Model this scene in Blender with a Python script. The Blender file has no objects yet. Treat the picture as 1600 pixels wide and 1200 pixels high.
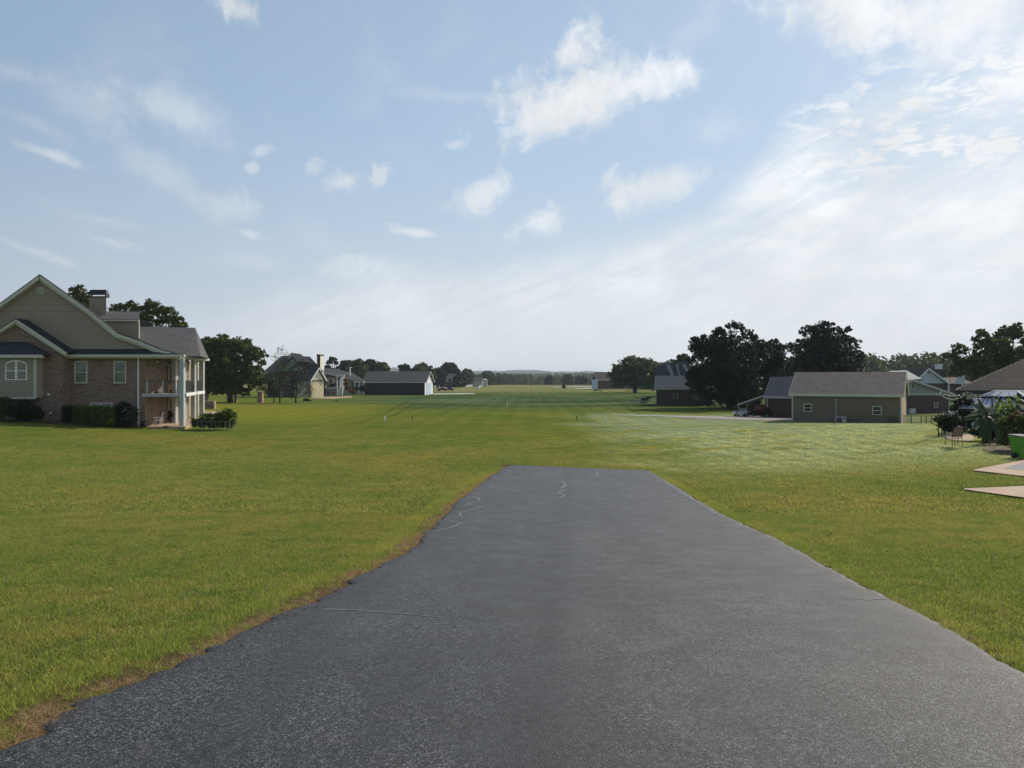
import bpy, math, random
import numpy as np
from mathutils import Vector
R = math.radians
scene = bpy.context.scene
COL = scene.collection

# ------------------------------------------------------------------ camera, sky, sun, exposure
F = 1130.0          # focal length in pixels of a 1600 wide picture
HY = 592.0          # row of the horizon
EZ = 5.0            # eye height above the valley floor
cd = bpy.data.cameras.new("camera"); cam = bpy.data.objects.new("camera", cd); COL.objects.link(cam)
cd.sensor_width = 36.0; cd.lens = F / 1600 * 36.0; cd.clip_start = 0.05; cd.clip_end = 20000
cd.shift_y = -(600 - HY) / 1600
cam.location = (0, 0, EZ); cam.rotation_euler = (R(90), 0, 0)
scene.camera = cam

SUN_AZ, SUN_EL = 48.0, 36.0
SKY_STRENGTH = 0.1
world = bpy.data.worlds.new("World"); scene.world = world; world.use_nodes = True

class NT:
    """small helper round a node tree"""
    def __init__(s, tree): s.t = tree; s.n = tree.nodes; s.l = tree.links
    def node(s, kind, **kw):
        n = s.n.new(kind)
        for k, v in kw.items(): setattr(n, k, v)
        return n
    def put(s, inp, v):
        if isinstance(v, bpy.types.NodeSocket): s.l.new(v, inp)
        elif v is not None:
            if inp.type == 'RGBA' and len(v) == 3: v = (*v, 1)
            inp.default_value = v
    def math(s, op, a, b=None, c=None, clamp=False):
        n = s.node('ShaderNodeMath', operation=op); n.use_clamp = clamp
        s.put(n.inputs[0], a)
        if b is not None: s.put(n.inputs[1], b)
        if c is not None: s.put(n.inputs[2], c)
        return n.outputs[0]
    def add(s, a, b): return s.math('ADD', a, b)
    def sub(s, a, b): return s.math('SUBTRACT', a, b)
    def mul(s, a, b): return s.math('MULTIPLY', a, b)
    def mix(s, f, a, b, blend='MIX', clampf=True):
        n = s.node('ShaderNodeMix', data_type='RGBA', blend_type=blend); n.clamp_factor = clampf
        s.put(n.inputs[0], f); s.put(n.inputs[6], a); s.put(n.inputs[7], b)
        return n.outputs[2]
    def step(s, v, lo, hi, a=0.0, b=1.0):
        n = s.node('ShaderNodeMapRange', interpolation_type='SMOOTHSTEP')
        s.put(n.inputs[0], v); s.put(n.inputs[1], lo); s.put(n.inputs[2], hi); s.put(n.inputs[3], a); s.put(n.inputs[4], b)
        return n.outputs[0]
    def noise(s, vec, scale, detail=4, rough=0.55, dist=0.0, dims='3D'):
        n = s.node('ShaderNodeTexNoise', noise_dimensions=dims)
        if vec is not None: s.put(n.inputs['Vector'], vec)
        n.inputs['Scale'].default_value = scale; n.inputs['Detail'].default_value = detail
        n.inputs['Roughness'].default_value = rough; n.inputs['Distortion'].default_value = dist
        return n.outputs[0]
    def sep(s, v):
        n = s.node('ShaderNodeSeparateXYZ'); s.put(n.inputs[0], v); return n.outputs
    def comb(s, x, y, z):
        n = s.node('ShaderNodeCombineXYZ'); s.put(n.inputs[0], x); s.put(n.inputs[1], y); s.put(n.inputs[2], z); return n.outputs[0]
    def vmul(s, v, k):
        n = s.node('ShaderNodeVectorMath', operation='MULTIPLY'); s.put(n.inputs[0], v); s.put(n.inputs[1], k); return n.outputs[0]

def build_sky():
    w = NT(world.node_tree)
    for n in list(w.n): w.n.remove(n)
    out = w.node('ShaderNodeOutputWorld'); bg = w.node('ShaderNodeBackground')
    w.l.new(bg.outputs[0], out.inputs[0]); bg.inputs[1].default_value = SKY_STRENGTH
    sky = w.node('ShaderNodeTexSky', sky_type='NISHITA', sun_disc=False)
    sky.sun_elevation = R(SUN_EL); sky.sun_rotation = R(SUN_AZ)
    sky.altitude = 200; sky.air_density = 1.0; sky.dust_density = 1.2; sky.ozone_density = 1.5
    d = w.node('ShaderNodeTexCoord').outputs['Generated']
    x, y, z = w.sep(d)
    az = w.math('ARCTAN2', x, y)
    el = w.math('ARCSINE', w.math('MINIMUM', w.math('MAXIMUM', z, -1.0), 1.0))
    sphere = w.comb(az, el, 0.0)
    zc = w.add(w.math('MAXIMUM', z, 0.0), 0.10)
    plane = w.comb(w.math('DIVIDE', x, zc), w.math('DIVIDE', y, zc), 0.0)     # a cloud layer seen in perspective
    k = 1.0 / SKY_STRENGTH
    def C(r, g, b, f=1.0): return (r * k * f, g * k * f, b * k * f)
    # the air itself: blue above, paler to the horizon and to the sun's side
    base = sky.outputs[0]
    low = w.step(el, R(-2), R(20), 1.0, 0.0)
    sunx = w.math('COSINE', w.sub(az, R(SUN_AZ)))                              # 1 towards the sun's side
    side = w.step(sunx, -0.75, 0.95)
    air = w.mix(side, C(0.22, 0.335, 0.49), C(0.50, 0.66, 0.84))
    base = w.mix(w.mul(w.step(el, R(70), R(10)), 0.80), base, air)
    hz = w.mix(side, C(0.36, 0.42, 0.50), C(0.72, 0.76, 0.80))
    base = w.mix(w.mul(low, 0.90), base, hz)
    cloudc = w.mix(side, C(0.54, 0.57, 0.62), C(0.97, 0.99, 1.0))
    # shape noise
    n1 = w.noise(plane, 1.6, 8, 0.62, 0.3)
    n2 = w.noise(sphere, 9.0, 8, 0.6, 0.4)
    warp = w.noise(sphere, 5.0, 6, 0.6, 0.0)
    n3 = w.noise(sphere, 30.0, 6, 0.65, 0.6)
    def pix(px, py):
        dx = px - 800.0
        return math.atan(dx / F), math.atan((HY - py) / math.hypot(F, dx))
    # the wide bank of cloud on the right and low in the middle
    pts = [(-400, 520), (300, 500), (480, 440), (600, 410), (820, 398), (960, 372), (1080, 330), (1180, 240), (1330, 150), (1480, 85), (1650, 20), (2200, -250)]
    cv = w.node('ShaderNodeFloatCurve')
    azs = [pix(*p) for p in pts]
    a0, a1 = -0.9, 0.95
    e0, e1 = -0.1, 1.0
    cur = cv.mapping.curves[0]
    for i, (a, e) in enumerate(azs):
        X = (a - a0) / (a1 - a0); Y = (e - e0) / (e1 - e0)
        if i < 2: cur.points[i].location = (X, Y)
        else: cur.points.new(X, Y)
    cv.mapping.update()
    cv.inputs[0].default_value = 1.0
    w.put(cv.inputs[1], w.step(az, a0, a1)) if False else w.put(cv.inputs[1], w.math('DIVIDE', w.sub(az, a0), a1 - a0, clamp=True))
    top = w.add(w.mul(cv.outputs[0], e1 - e0), e0)
    dd = w.sub(top, el)                                     # above zero inside the bank
    dd = w.add(dd, w.mul(w.sub(warp, 0.5), 0.11))
    inner = w.step(dd, -0.015, 0.060)
    ts = R(24); ru = w.add(w.mul(az, math.cos(ts)), w.mul(el, math.sin(ts))); rv = w.add(w.mul(az, -math.sin(ts)), w.mul(el, math.cos(ts)))
    streak = w.noise(w.comb(w.mul(ru, 5.0), w.mul(rv, 34.0), 2.0), 1.0, 8, 0.66, 0.8)
    tex = w.add(w.mul(w.step(n1, 0.36, 0.62, -0.42, 0.0), w.step(el, R(2), R(14), .25, 1.0)), 0.97)
    bank = w.mul(w.mul(w.mul(inner, tex), w.step(el, R(1), R(13), .42, .97)), w.step(streak, .34, .56, w.step(dd, .02, .16, .48, .74), 1.0))
    # rows of small fleecy clouds in the upper right part of the bank
    vor = w.node('ShaderNodeTexVoronoi', feature='SMOOTH_F1'); vor.inputs['Scale'].default_value = 12.0
    vor.inputs['Smoothness'].default_value = 0.5
    vv = w.node('ShaderNodeVectorMath', operation='ADD'); w.put(vv.inputs[0], plane)
    nn = w.node('ShaderNodeTexNoise'); w.put(nn.inputs['Vector'], plane); nn.inputs['Scale'].default_value = 6; nn.inputs['Detail'].default_value = 5
    w.put(vv.inputs[1], w.vmul(nn.outputs[1], (0.5, 0.5, 0))); w.put(vor.inputs['Vector'], vv.outputs[0])
    fleece = w.step(w.add(vor.outputs['Distance'], w.mul(w.sub(n3, 0.5), -1.1)), 0.80, 0.22)
    ax, ay = pix(1450, 190)
    fx = w.step(az, pix(1150, 0)[0], pix(1330, 0)[0]); fy = w.mul(w.step(el, pix(1450, 330)[1], pix(1450, 240)[1]), w.step(el, pix(1450, -200)[1], pix(1450, 60)[1]))
    fl = w.mul(w.mul(fleece, w.mul(fx, fy)), w.mul(w.step(dd, -0.03, 0.02), 1.0))
    gap = w.mul(w.mul(fx, fy), w.mul(w.step(fleece, 0.7, 0.0), 0.35))
    bank = w.mul(bank, w.sub(1.0, gap))
    # single clouds
    mask = w.math('MAXIMUM', bank, w.mul(fl, 0.92))
    blobs = [  # px, py, rx, ry, tilt, density, softness
        (905, 150, 125, 50, 14, .95, 1.0), (900, 85, 48, 30, 42, .8, .8), (1005, 130, 85, 30, 8, .7, 1.0), (840, 185, 62, 30, 25, .65, 1.0),
        (1330, 5, 120, 62, -20, .95, 1.1), (1520, 10, 130, 75, -5, .9, 1.0),
        (755, 303, 56, 26, 22, .7, .9), (845, 347, 42, 20, 18, .6, .9), (965, 302, 30, 30, 40, .65, .8), (1045, 288, 74, 28, 16, .72, .9),
        (1110, 205, 60, 30, 0, .22, 1.0),
        (265, 172, 100, 42, -18, .46, 1.0), (130, 158, 110, 34, -8, .24, 1.0), (240, 262, 80, 30, -30, .3, 1.0),
        (365, 12, 32, 20, -20, .75, .8), (75, 240, 60, 10, -14, .6, .7), (60, 197, 50, 14, -15, .28, .8), (20, 115, 50, 18, 0, .3, .9),
        (540, 283, 38, 16, 8, .62, .8), (592, 275, 24, 14, 35, .55, .8), (490, 262, 18, 14, 10, .4, .8), (412, 235, 20, 8, 15, .4, .8),
        (395, 262, 10, 9, 0, .4, .8), (360, 325, 52, 24, 10, .34, 1.1), (388, 365, 24, 8, -15, .4, .7), (172, 378, 52, 8, -8, .34, .8),
        (60, 395, 80, 9, -18, .36, .8), (160, 345, 70, 8, -5, .2, .8), (650, 363, 42, 7, -5, .62, .7), (610, 350, 14, 5, 0, .4, .7),
        (712, 226, 16, 8, 10, .4, .8), (557, 416, 46, 22, 5, .46, 1.0), (710, 150, 90, 10, -2, .2, 1.0), (400, 410, 90, 14, 0, .18, 1.0),
        (1080, 50, 60, 30, 30, .16, 1.0)]
    wv = w.noise(sphere, 14.0, 7, 0.62, 0.0)
    wn = w.sub(wv, 0.5); wn2 = w.sub(n3, 0.5)
    for px, py, rx, ry, tilt, den, soft in blobs:
        ca, ce = pix(px, py); sc = math.cos(math.atan((px - 800) / F))
        ra, re = rx / F * sc * sc, ry / F * sc
        u = w.mul(w.sub(az, ca), math.cos(ce)); v = w.sub(el, ce)
        t = R(tilt); cs, sn = math.cos(t), math.sin(t)
        uu = w.mul(w.add(w.mul(u, cs), w.mul(v, sn)), 1 / ra); v2 = w.mul(w.add(w.mul(u, -sn), w.mul(v, cs)), 1 / re)
        r2 = w.math('SQRT', w.add(w.mul(uu, uu), w.mul(v2, v2)))
        big_ = min(1.0, max(0.0, (rx - 25) / 50)); r2 = w.add(r2, w.add(w.mul(wn, 2.4 * soft * (.35 + .65 * big_)), w.mul(wn2, 1.4 + 2.6 * (1 - big_))))
        m = w.mul(w.step(r2, 0.0, 1.35, 1.0, 0.0), den)
        mask = w.sub(1.0, w.mul(w.sub(1.0, mask), w.sub(1.0, m)))
    # thin streaks everywhere, and scattered cloud over the rest of the sky
    veil = w.mul(w.step(n2, 0.50, 0.78), 0.16)
    behind = w.mul(w.step(w.math('ABSOLUTE', az), 0.7, 1.2), w.mul(w.step(n1, 0.5, 0.72), 0.5))
    mask = w.math('MAXIMUM', mask, w.math('MAXIMUM', veil, behind))
    # cloud body: a little grey and pink where thick
    shade = w.step(w.noise(sphere, 6.0, 6, 0.6, 0.2), 0.35, 0.7, 0.86, 1.04)
    cc = w.vmul(cloudc, (1, 1, 1)); vm = w.node('ShaderNodeVectorMath', operation='SCALE'); w.put(vm.inputs[0], cloudc); w.put(vm.inputs['Scale'], shade)
    col = w.mix(mask, base, vm.outputs[0])
    # below the horizon: the dim colour of ground, never seen
    col = w.mix(w.step(el, R(-1), R(-4)), col, C(0.16, 0.17, 0.14))
    w.put(bg.inputs[0], col)
build_sky()

sd = bpy.data.lights.new("sun", 'SUN'); sun = bpy.data.objects.new("sun", sd); COL.objects.link(sun)
sd.energy = 3.9; sd.angle = R(0.7); sd.color = (1.0, 0.90, 0.76)
_s = Vector((math.sin(R(SUN_AZ)) * math.cos(R(SUN_EL)), math.cos(R(SUN_AZ)) * math.cos(R(SUN_EL)), math.sin(R(SUN_EL))))
sun.rotation_euler = _s.to_track_quat('Z', 'Y').to_euler()
scene.view_settings.view_transform = 'Standard'; scene.view_settings.look = 'None'
scene.view_settings.exposure = 0.0; scene.view_settings.gamma = 1.0; scene.view_settings.use_curve_mapping = False
scene.cycles.max_bounces = 6; scene.cycles.transparent_max_bounces = 8; scene.cycles.volume_bounces = 1
scene.cycles.use_adaptive_sampling = True; scene.cycles.adaptive_threshold = 0.008; scene.cycles.use_denoising = True; scene.cycles.sample_clamp_indirect = 6.0

# ------------------------------------------------------------------ terrain height
_gy = np.array([-60, -20, 0, 5, 10.7, 16, 22, 28, 33, 40, 50, 62, 75, 90, 120, 150, 217, 300, 420, 560, 640, 800, 1100, 1600, 4000.])
_gz = np.array([8.0, 5.1, 3.36, 2.88, 2.34, 1.88, 1.45, 1.08, .86, .72, .64, .60, .52, .44, .33, .26, .18, .05, 0, 0.02, -.3, -4, -12, -20, -22.])
_ys = np.arange(-60, 4000, 0.5); _zs = np.interp(_ys, _gy, _gz)
_kern = np.hanning(15); _kern /= _kern.sum()
_zs = np.convolve(np.pad(_zs, 7, mode='edge'), _kern, 'valid')
def sstep(v, a, b):
    t = np.clip((np.asarray(v, float) - a) / (b - a), 0, 1); return t * t * (3 - 2 * t)
def Z(x, y):
    x = np.asarray(x, float); y = np.asarray(y, float)
    z = np.interp(y, _ys, _zs)
    z = z + sstep(x, 6, 25) * (0.52 * sstep(y, 12, 30) + 0.40 * sstep(y, 33, 42)) * (1 - sstep(y, 50, 74))
    z = z + sstep(-x, 24, 46) * 1.0 * sstep(y, 30, 56) * (1 - sstep(y, 75, 120))
    near = sstep(np.hypot(x, y - 20), 12, 60)
    z = z + near * (0.10 * np.sin(x * .11 + 1.3) * np.sin(y * .07 + .4) + 0.05 * np.sin(x * .31 + y * .23)) * (1 - sstep(y, 200, 400) * .5)
    z = z + sstep(np.abs(x), 90, 600) * (2.0 + 4 * sstep(np.abs(x), 300, 1500)) * sstep(y, 150, 400)
    return z
def zf(x, y): return float(Z(x, y))
def hit(px, py):
    """the point of the ground seen at a picture position"""
    ys = np.arange(2.0, 900, 0.02) if py < 640 else np.arange(1.5, 160, 0.01)
    xs = (px - 800) / F * ys; zr = EZ + (HY - py) / F * ys
    ok = Z(xs, ys) >= zr
    i = int(np.argmax(ok)) if ok.any() else int(np.argmin(np.abs(ys - 540))); return float(xs[i]), float(ys[i]), float(Z(xs[i], ys[i]))
def at(px, d): return (px - 800) / F * d
def up(py, d): return EZ + (HY - py) / F * d

# ------------------------------------------------------------------ mesh helpers
class MB:
    """collects simple shapes and links them as one mesh object"""
    def __init__(s): s.v = []; s.f = []; s.sm = []
    def _add(s, vs, fs, smooth=False):
        b = len(s.v); s.v += [tuple(p) for p in vs]; s.f += [tuple(b + i for i in f) for f in fs]; s.sm += [smooth] * len(fs); return s
    def box(s, x0, x1, y0, y1, z0, z1):
        return s._add([(x0, y0, z0), (x1, y0, z0), (x1, y1, z0), (x0, y1, z0), (x0, y0, z1), (x1, y0, z1), (x1, y1, z1), (x0, y1, z1)],
                      [(0, 3, 2, 1), (4, 5, 6, 7), (0, 1, 5, 4), (1, 2, 6, 5), (2, 3, 7, 6), (3, 0, 4, 7)])
    def face(s, *pts): return s._add(pts, [tuple(range(len(pts)))])
    def slab(s, pts, d):
        """polygon thickened along vector d"""
        n = len(pts); q = [tuple(a + b for a, b in zip(p, d)) for p in pts]
        return s._add(list(pts) + q, [tuple(range(n - 1, -1, -1)), tuple(range(n, 2 * n))] + [(i, (i + 1) % n, n + (i + 1) % n, n + i) for i in range(n)])
    def beam(s, p, q, w, h, upv=(0, 0, 1)):
        p = Vector(p); q = Vector(q); a = (q - p).normalized(); u = Vector(upv)
        r = a.cross(u)
        if r.length < 1e-4: r = a.cross(Vector((0, 1, 0)))
        r.normalize(); u = r.cross(a).normalized(); r = r * w / 2; u = u * h / 2
        vs = [p - r - u, p + r - u, p + r + u, p - r + u, q - r - u, q + r - u, q + r + u, q - r + u]
        return s._add([tuple(v) for v in vs], [(3, 2, 1, 0), (4, 5, 6, 7), (0, 1, 5, 4), (1, 2, 6, 5), (2, 3, 7, 6), (3, 0, 4, 7)])
    def tube(s, pts, rad, n=6, cap=True):
        pts = [Vector(p) for p in pts]; rs = rad if isinstance(rad, (list, tuple)) else [rad] * len(pts)
        vs = []
        for i, p in enumerate(pts):
            a = (pts[min(i + 1, len(pts) - 1)] - pts[max(i - 1, 0)])
            a = a.normalized() if a.length > 1e-6 else Vector((0, 0, 1))
            ref = Vector((1, 0, 0)) if abs(a.z) > .7 else Vector((0, 0, 1))
            u = a.cross(ref).normalized(); w = a.cross(u)
            for k in range(n):
                t = 2 * math.pi * k / n; vs.append(tuple(p + (u * math.cos(t) + w * math.sin(t)) * rs[i]))
        fs = [(i * n + k, i * n + (k + 1) % n, (i + 1) * n + (k + 1) % n, (i + 1) * n + k) for i in range(len(pts) - 1) for k in range(n)]
        if cap: fs += [tuple(range(n - 1, -1, -1)), tuple((len(pts) - 1) * n + k for k in range(n))]
        return s._add(vs, fs, True)
    def disc(s, c, r, axis='y', t=0.05, n=20):
        c = Vector(c); d = {'x': Vector((1, 0, 0)), 'y': Vector((0, 1, 0)), 'z': Vector((0, 0, 1))}[axis] * t / 2
        return s.tube([c - d, c + d], r, n)
    def ball(s, c, r, n=8, m=6, sz=1.0):
        vs = [(c[0], c[1], c[2] + r * sz)]
        for j in range(1, m):
            th = math.pi * j / m
            for k in range(n):
                ph = 2 * math.pi * k / n; vs.append((c[0] + r * math.sin(th) * math.cos(ph), c[1] + r * math.sin(th) * math.sin(ph), c[2] + r * sz * math.cos(th)))
        vs.append((c[0], c[1], c[2] - r * sz)); L = len(vs) - 1
        fs = [(0, 1 + k, 1 + (k + 1) % n) for k in range(n)]
        for j in range(m - 2):
            fs += [(1 + j * n + k, 1 + (j + 1) * n + k, 1 + (j + 1) * n + (k + 1) % n, 1 + j * n + (k + 1) % n) for k in range(n)]
        fs += [(L, 1 + (m - 2) * n + (k + 1) % n, 1 + (m - 2) * n + k) for k in range(n)]
        return s._add(vs, fs, True)
    def build(s, name, mat, parent=None, **props):
        me = bpy.data.meshes.new(name); me.from_pydata(s.v, [], s.f); me.update()
        me.polygons.foreach_set('use_smooth', s.sm)
        me.materials.append(mat); o = bpy.data.objects.new(name, me); COL.objects.link(o)
        if parent is not None: o.parent = parent
        for k, v in props.items(): o[k] = v
        return o

def raw(name, verts, faces, mat, parent=None, smooth=False, attrs=None, **props):
    """quick mesh from numpy arrays (faces all of the same size)"""
    verts = np.asarray(verts, np.float32); faces = np.asarray(faces, np.int32); k = faces.shape[1]
    me = bpy.data.meshes.new(name); me.vertices.add(len(verts)); me.vertices.foreach_set('co', verts.ravel())
    me.loops.add(faces.size); me.loops.foreach_set('vertex_index', faces.ravel())
    me.polygons.add(len(faces)); me.polygons.foreach_set('loop_start', np.arange(0, faces.size, k, dtype=np.int32))
    me.polygons.foreach_set('loop_total', np.full(len(faces), k, np.int32))
    if smooth: me.polygons.foreach_set('use_smooth', np.ones(len(faces), bool))
    for an, av in (attrs or {}).items():
        a = me.attributes.new(an, 'FLOAT', 'POINT'); a.data.foreach_set('value', np.asarray(av, np.float32))
    me.update(calc_edges=True); me.materials.append(mat)
    o = bpy.data.objects.new(name, me); COL.objects.link(o)
    if parent is not None: o.parent = parent
    for kk, v in props.items(): o[kk] = v
    return o

def tag(o, label, cat, group=None):
    o['label'] = label; o['category'] = cat
    if group: o['group'] = group
    return o
def thing(name, label, cat, loc=(0, 0, 0), rz=0.0, group=None):
    o = bpy.data.objects.new(name, None); COL.objects.link(o); o.location = loc; o.rotation_euler = (0, 0, rz)
    o.empty_display_size = 0.3
    return tag(o, label, cat, group)
def copy_tree(o, parent=None):
    c = o.copy(); COL.objects.link(c)
    if parent is not None: c.parent = parent
    for ch in list(o.children): copy_tree(ch, c)
    return c

# ------------------------------------------------------------------ materials
def new_mat(name):
    m = bpy.data.materials.new(name); m.use_nodes = True; t = NT(m.node_tree)
    b = t.n['Principled BSDF']; return m, t, b
def obj_co(t): return t.node('ShaderNodeTexCoord').outputs['Object']
def world_co(t): return t.node('ShaderNodeNewGeometry').outputs['Position']
def bump(t, b, h, strength=0.3, dist=0.02):
    n = t.node('ShaderNodeBump'); n.inputs['Strength'].default_value = strength; n.inputs['Distance'].default_value = dist
    t.put(n.inputs['Height'], h); t.l.new(n.outputs[0], b.inputs['Normal'])
def mat_plain(name, col, rough=0.6, var=0.15, scale=3.0, metal=0.0, spec=0.5, bmp=0.0, streak=None):
    m, t, b = new_mat(name); co = obj_co(t)
    if streak: co = t.vmul(co, streak)
    n = t.noise(co, scale, 5, 0.6)
    lo = tuple(c * (1 - var) for c in col); hi = tuple(min(1, c * (1 + var)) for c in col)
    t.put(b.inputs['Base Color'], t.mix(t.step(n, .3, .7), lo, hi))
    b.inputs['Roughness'].default_value = rough; b.inputs['Metallic'].default_value = metal
    b.inputs['Specular IOR Level'].default_value = spec
    if bmp: bump(t, b, t.noise(co, scale * 6, 4), bmp, 0.01)
    return m
def mat_brick(name, cols, mortar, scale=1.0, rough=0.85, axis=None):
    """running bond, 20 x 6.5 cm bricks; box-mapped so that every wall gets it"""
    m, t, b = new_mat(name); co = obj_co(t); x, y, z = t.sep(co)
    nrm = t.node('ShaderNodeTexCoord').outputs['Normal']; nx, ny, nz = t.sep(nrm)
    f = t.math('GREATER_THAN', t.math('ABSOLUTE', nx), t.math('ABSOLUTE', ny))
    h = t.add(t.mul(x, t.sub(1.0, f)), t.mul(y, f))
    br = t.node('ShaderNodeTexBrick'); t.put(br.inputs['Vector'], t.comb(h, z, 0.0))
    br.inputs['Scale'].default_value = 1.0; br.inputs['Brick Width'].default_value = 0.215; br.inputs['Row Height'].default_value = 0.075
    br.inputs['Mortar Size'].default_value = 0.011; br.inputs['Color1'].default_value = (*cols[0], 1); br.inputs['Color2'].default_value = (*cols[1], 1)
    br.inputs['Mortar'].default_value = (*mortar, 1)
    n = t.noise(t.comb(t.mul(h, 1.0), t.mul(z, 3.0), 0.0), 2.6, 4, .6)
    n2 = t.noise(t.comb(t.mul(h, .8), t.mul(z, 5.0), 7.0), 1.9, 4, .75)
    c = t.mix(t.mul(t.step(n, .48, .6), .6), br.outputs[0], cols[2])
    c = t.mix(t.mul(t.step(n2, .54, .62), .85), c, cols[3])
    t.put(b.inputs['Base Color'], c); b.inputs['Roughness'].default_value = rough
    bump(t, b, br.outputs[1], -0.4, 0.01)
    return m
def mat_shingle(name, c1, c2, rough=0.85, rows=True):
    m, t, b = new_mat(name); co = obj_co(t)
    n = t.noise(co, 1.3, 4, .6); n2 = t.noise(t.vmul(co, (1, 1, 3)), 5.0, 4, .7)
    c = t.mix(t.step(n, .3, .7), c1, c2)
    c = t.mix(t.mul(t.step(n2, .45, .7), .5), c, tuple(v * .6 for v in c1))
    x, y, z = t.sep(co)
    row = t.math('FRACT', t.mul(z, 8.0))
    if rows: c = t.mix(t.mul(t.step(row, 0.82, 0.97), .35), c, tuple(v * .5 for v in c1))
    t.put(b.inputs['Base Color'], c); b.inputs['Roughness'].default_value = rough; b.inputs['Specular IOR Level'].default_value = 0.3
    bump(t, b, t.add(t.mul(row, .5), n2), .35, .02)
    return m
M = {}
def lawn_color(t, pos, bare=False):
    """colour of the turf at a place in the world: greens, dry patches, dew, the far runway"""
    x, y, z = t.sep(pos)
    f2 = t.comb(x, y, 0.0)
    n1 = t.noise(f2, 0.16, 5, .6, .3); n2 = t.noise(f2, 0.9, 4, .6); n3 = t.noise(f2, 5.0, 3, .6); n4 = t.noise(f2, 0.05, 4, .55, .4)
    c = t.mix(t.step(n1, .35, .62), (.118, .172, .028), (.180, .198, .046))
    c = t.mix(t.mul(t.step(n2, .45, .62), .7), c, (.092, .160, .024))
    c = t.mix(t.mul(t.step(n4, .48, .62), .50), c, (.225, .205, .038))
    c = t.mix(t.mul(t.step(n3, .52, .66), .42), c, (.245, .205, .080))
    wx = t.add(x, t.mul(t.sub(n1, .5), 16.0)); wy = t.add(y, t.mul(t.sub(n4, .5), 12.0))
    # mown strips along the runway
    s = t.math('SINE', t.add(t.mul(t.add(x, t.mul(y, 0.07)), 5.2), t.mul(n1, 3.0)))
    # dew still lying on the right-hand side
    st = t.noise(t.comb(t.mul(x, .16), t.mul(y, .55), 3.0), 1.0, 5, .65, .5)
    dew = t.mul(t.mul(t.step(wx, 4, 12), t.step(wy, 25, 36)), t.step(wy, 100, 88))
    dew = t.mul(dew, t.step(st, .72, .50, .25, 1.0))
    dew = t.mul(dew, t.step(s, -1.2, .9, .74, 1.0))
    c = t.mix(t.mul(dew, .9), c, (.335, .395, .225))
    yel = t.mul(t.mul(t.step(wy, 34, 50), t.step(x, -4, 8)), t.mul(t.step(wy, 100, 88), t.step(st, .54, .60)))
    c = t.mix(t.mul(yel, .9), c, (.260, .250, .030))
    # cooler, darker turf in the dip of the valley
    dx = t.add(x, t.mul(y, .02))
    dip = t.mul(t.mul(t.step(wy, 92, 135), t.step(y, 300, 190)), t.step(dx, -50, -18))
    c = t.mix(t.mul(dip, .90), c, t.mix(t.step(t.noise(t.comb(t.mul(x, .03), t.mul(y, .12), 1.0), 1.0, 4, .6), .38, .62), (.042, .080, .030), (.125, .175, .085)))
    # bright patch in front of the left-hand houses
    lb = t.mul(t.mul(t.step(x, -14, -26), t.step(wy, 66, 84)), t.step(wy, 150, 118))
    c = t.mix(t.mul(lb, .75), c, t.mix(t.step(n2, .4, .6), (.180, .230, .024), (.29, .25, .045)))
    far = t.step(y, 255, 300)
    c = t.mix(t.mul(far, .95), c, t.mix(t.step(t.noise(t.comb(t.mul(x, .03), t.mul(y, .02), 5.0), 1.0, 4, .6), .35, .65), (.20, .22, .085), (.27, .245, .12)))
    # two worn wheel tracks running off to the far end
    for off, slope, wdt in ((-9.0, -0.085, .55), (-7.2, -0.085, .5), (7.0, 0.10, .5)):
        tr = t.math('ABSOLUTE', t.sub(t.sub(x, off), t.mul(y, slope)))
        c = t.mix(t.mul(t.mul(t.step(tr, wdt, .1), t.step(y, 60, 110)), .35), c, (.035, .05, .022))
    s2 = t.math('SINE', t.add(t.mul(t.sub(x, t.mul(y, 0.0265)), 2.1), t.mul(n1, 2.5)))
    c = t.mix(t.mul(t.mul(t.step(s2, -.6, .6), t.step(y, 45, 90)), .32), c, t.vmul(c, (.62, .66, .62)))
    fine = t.noise(f2, 24.0, 3, .7)
    c = t.mix(t.step(fine, .35, .65), t.vmul(c, (.72, .72, .72)), t.vmul(c, (1.22, 1.22, 1.22)))
    return c

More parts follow.
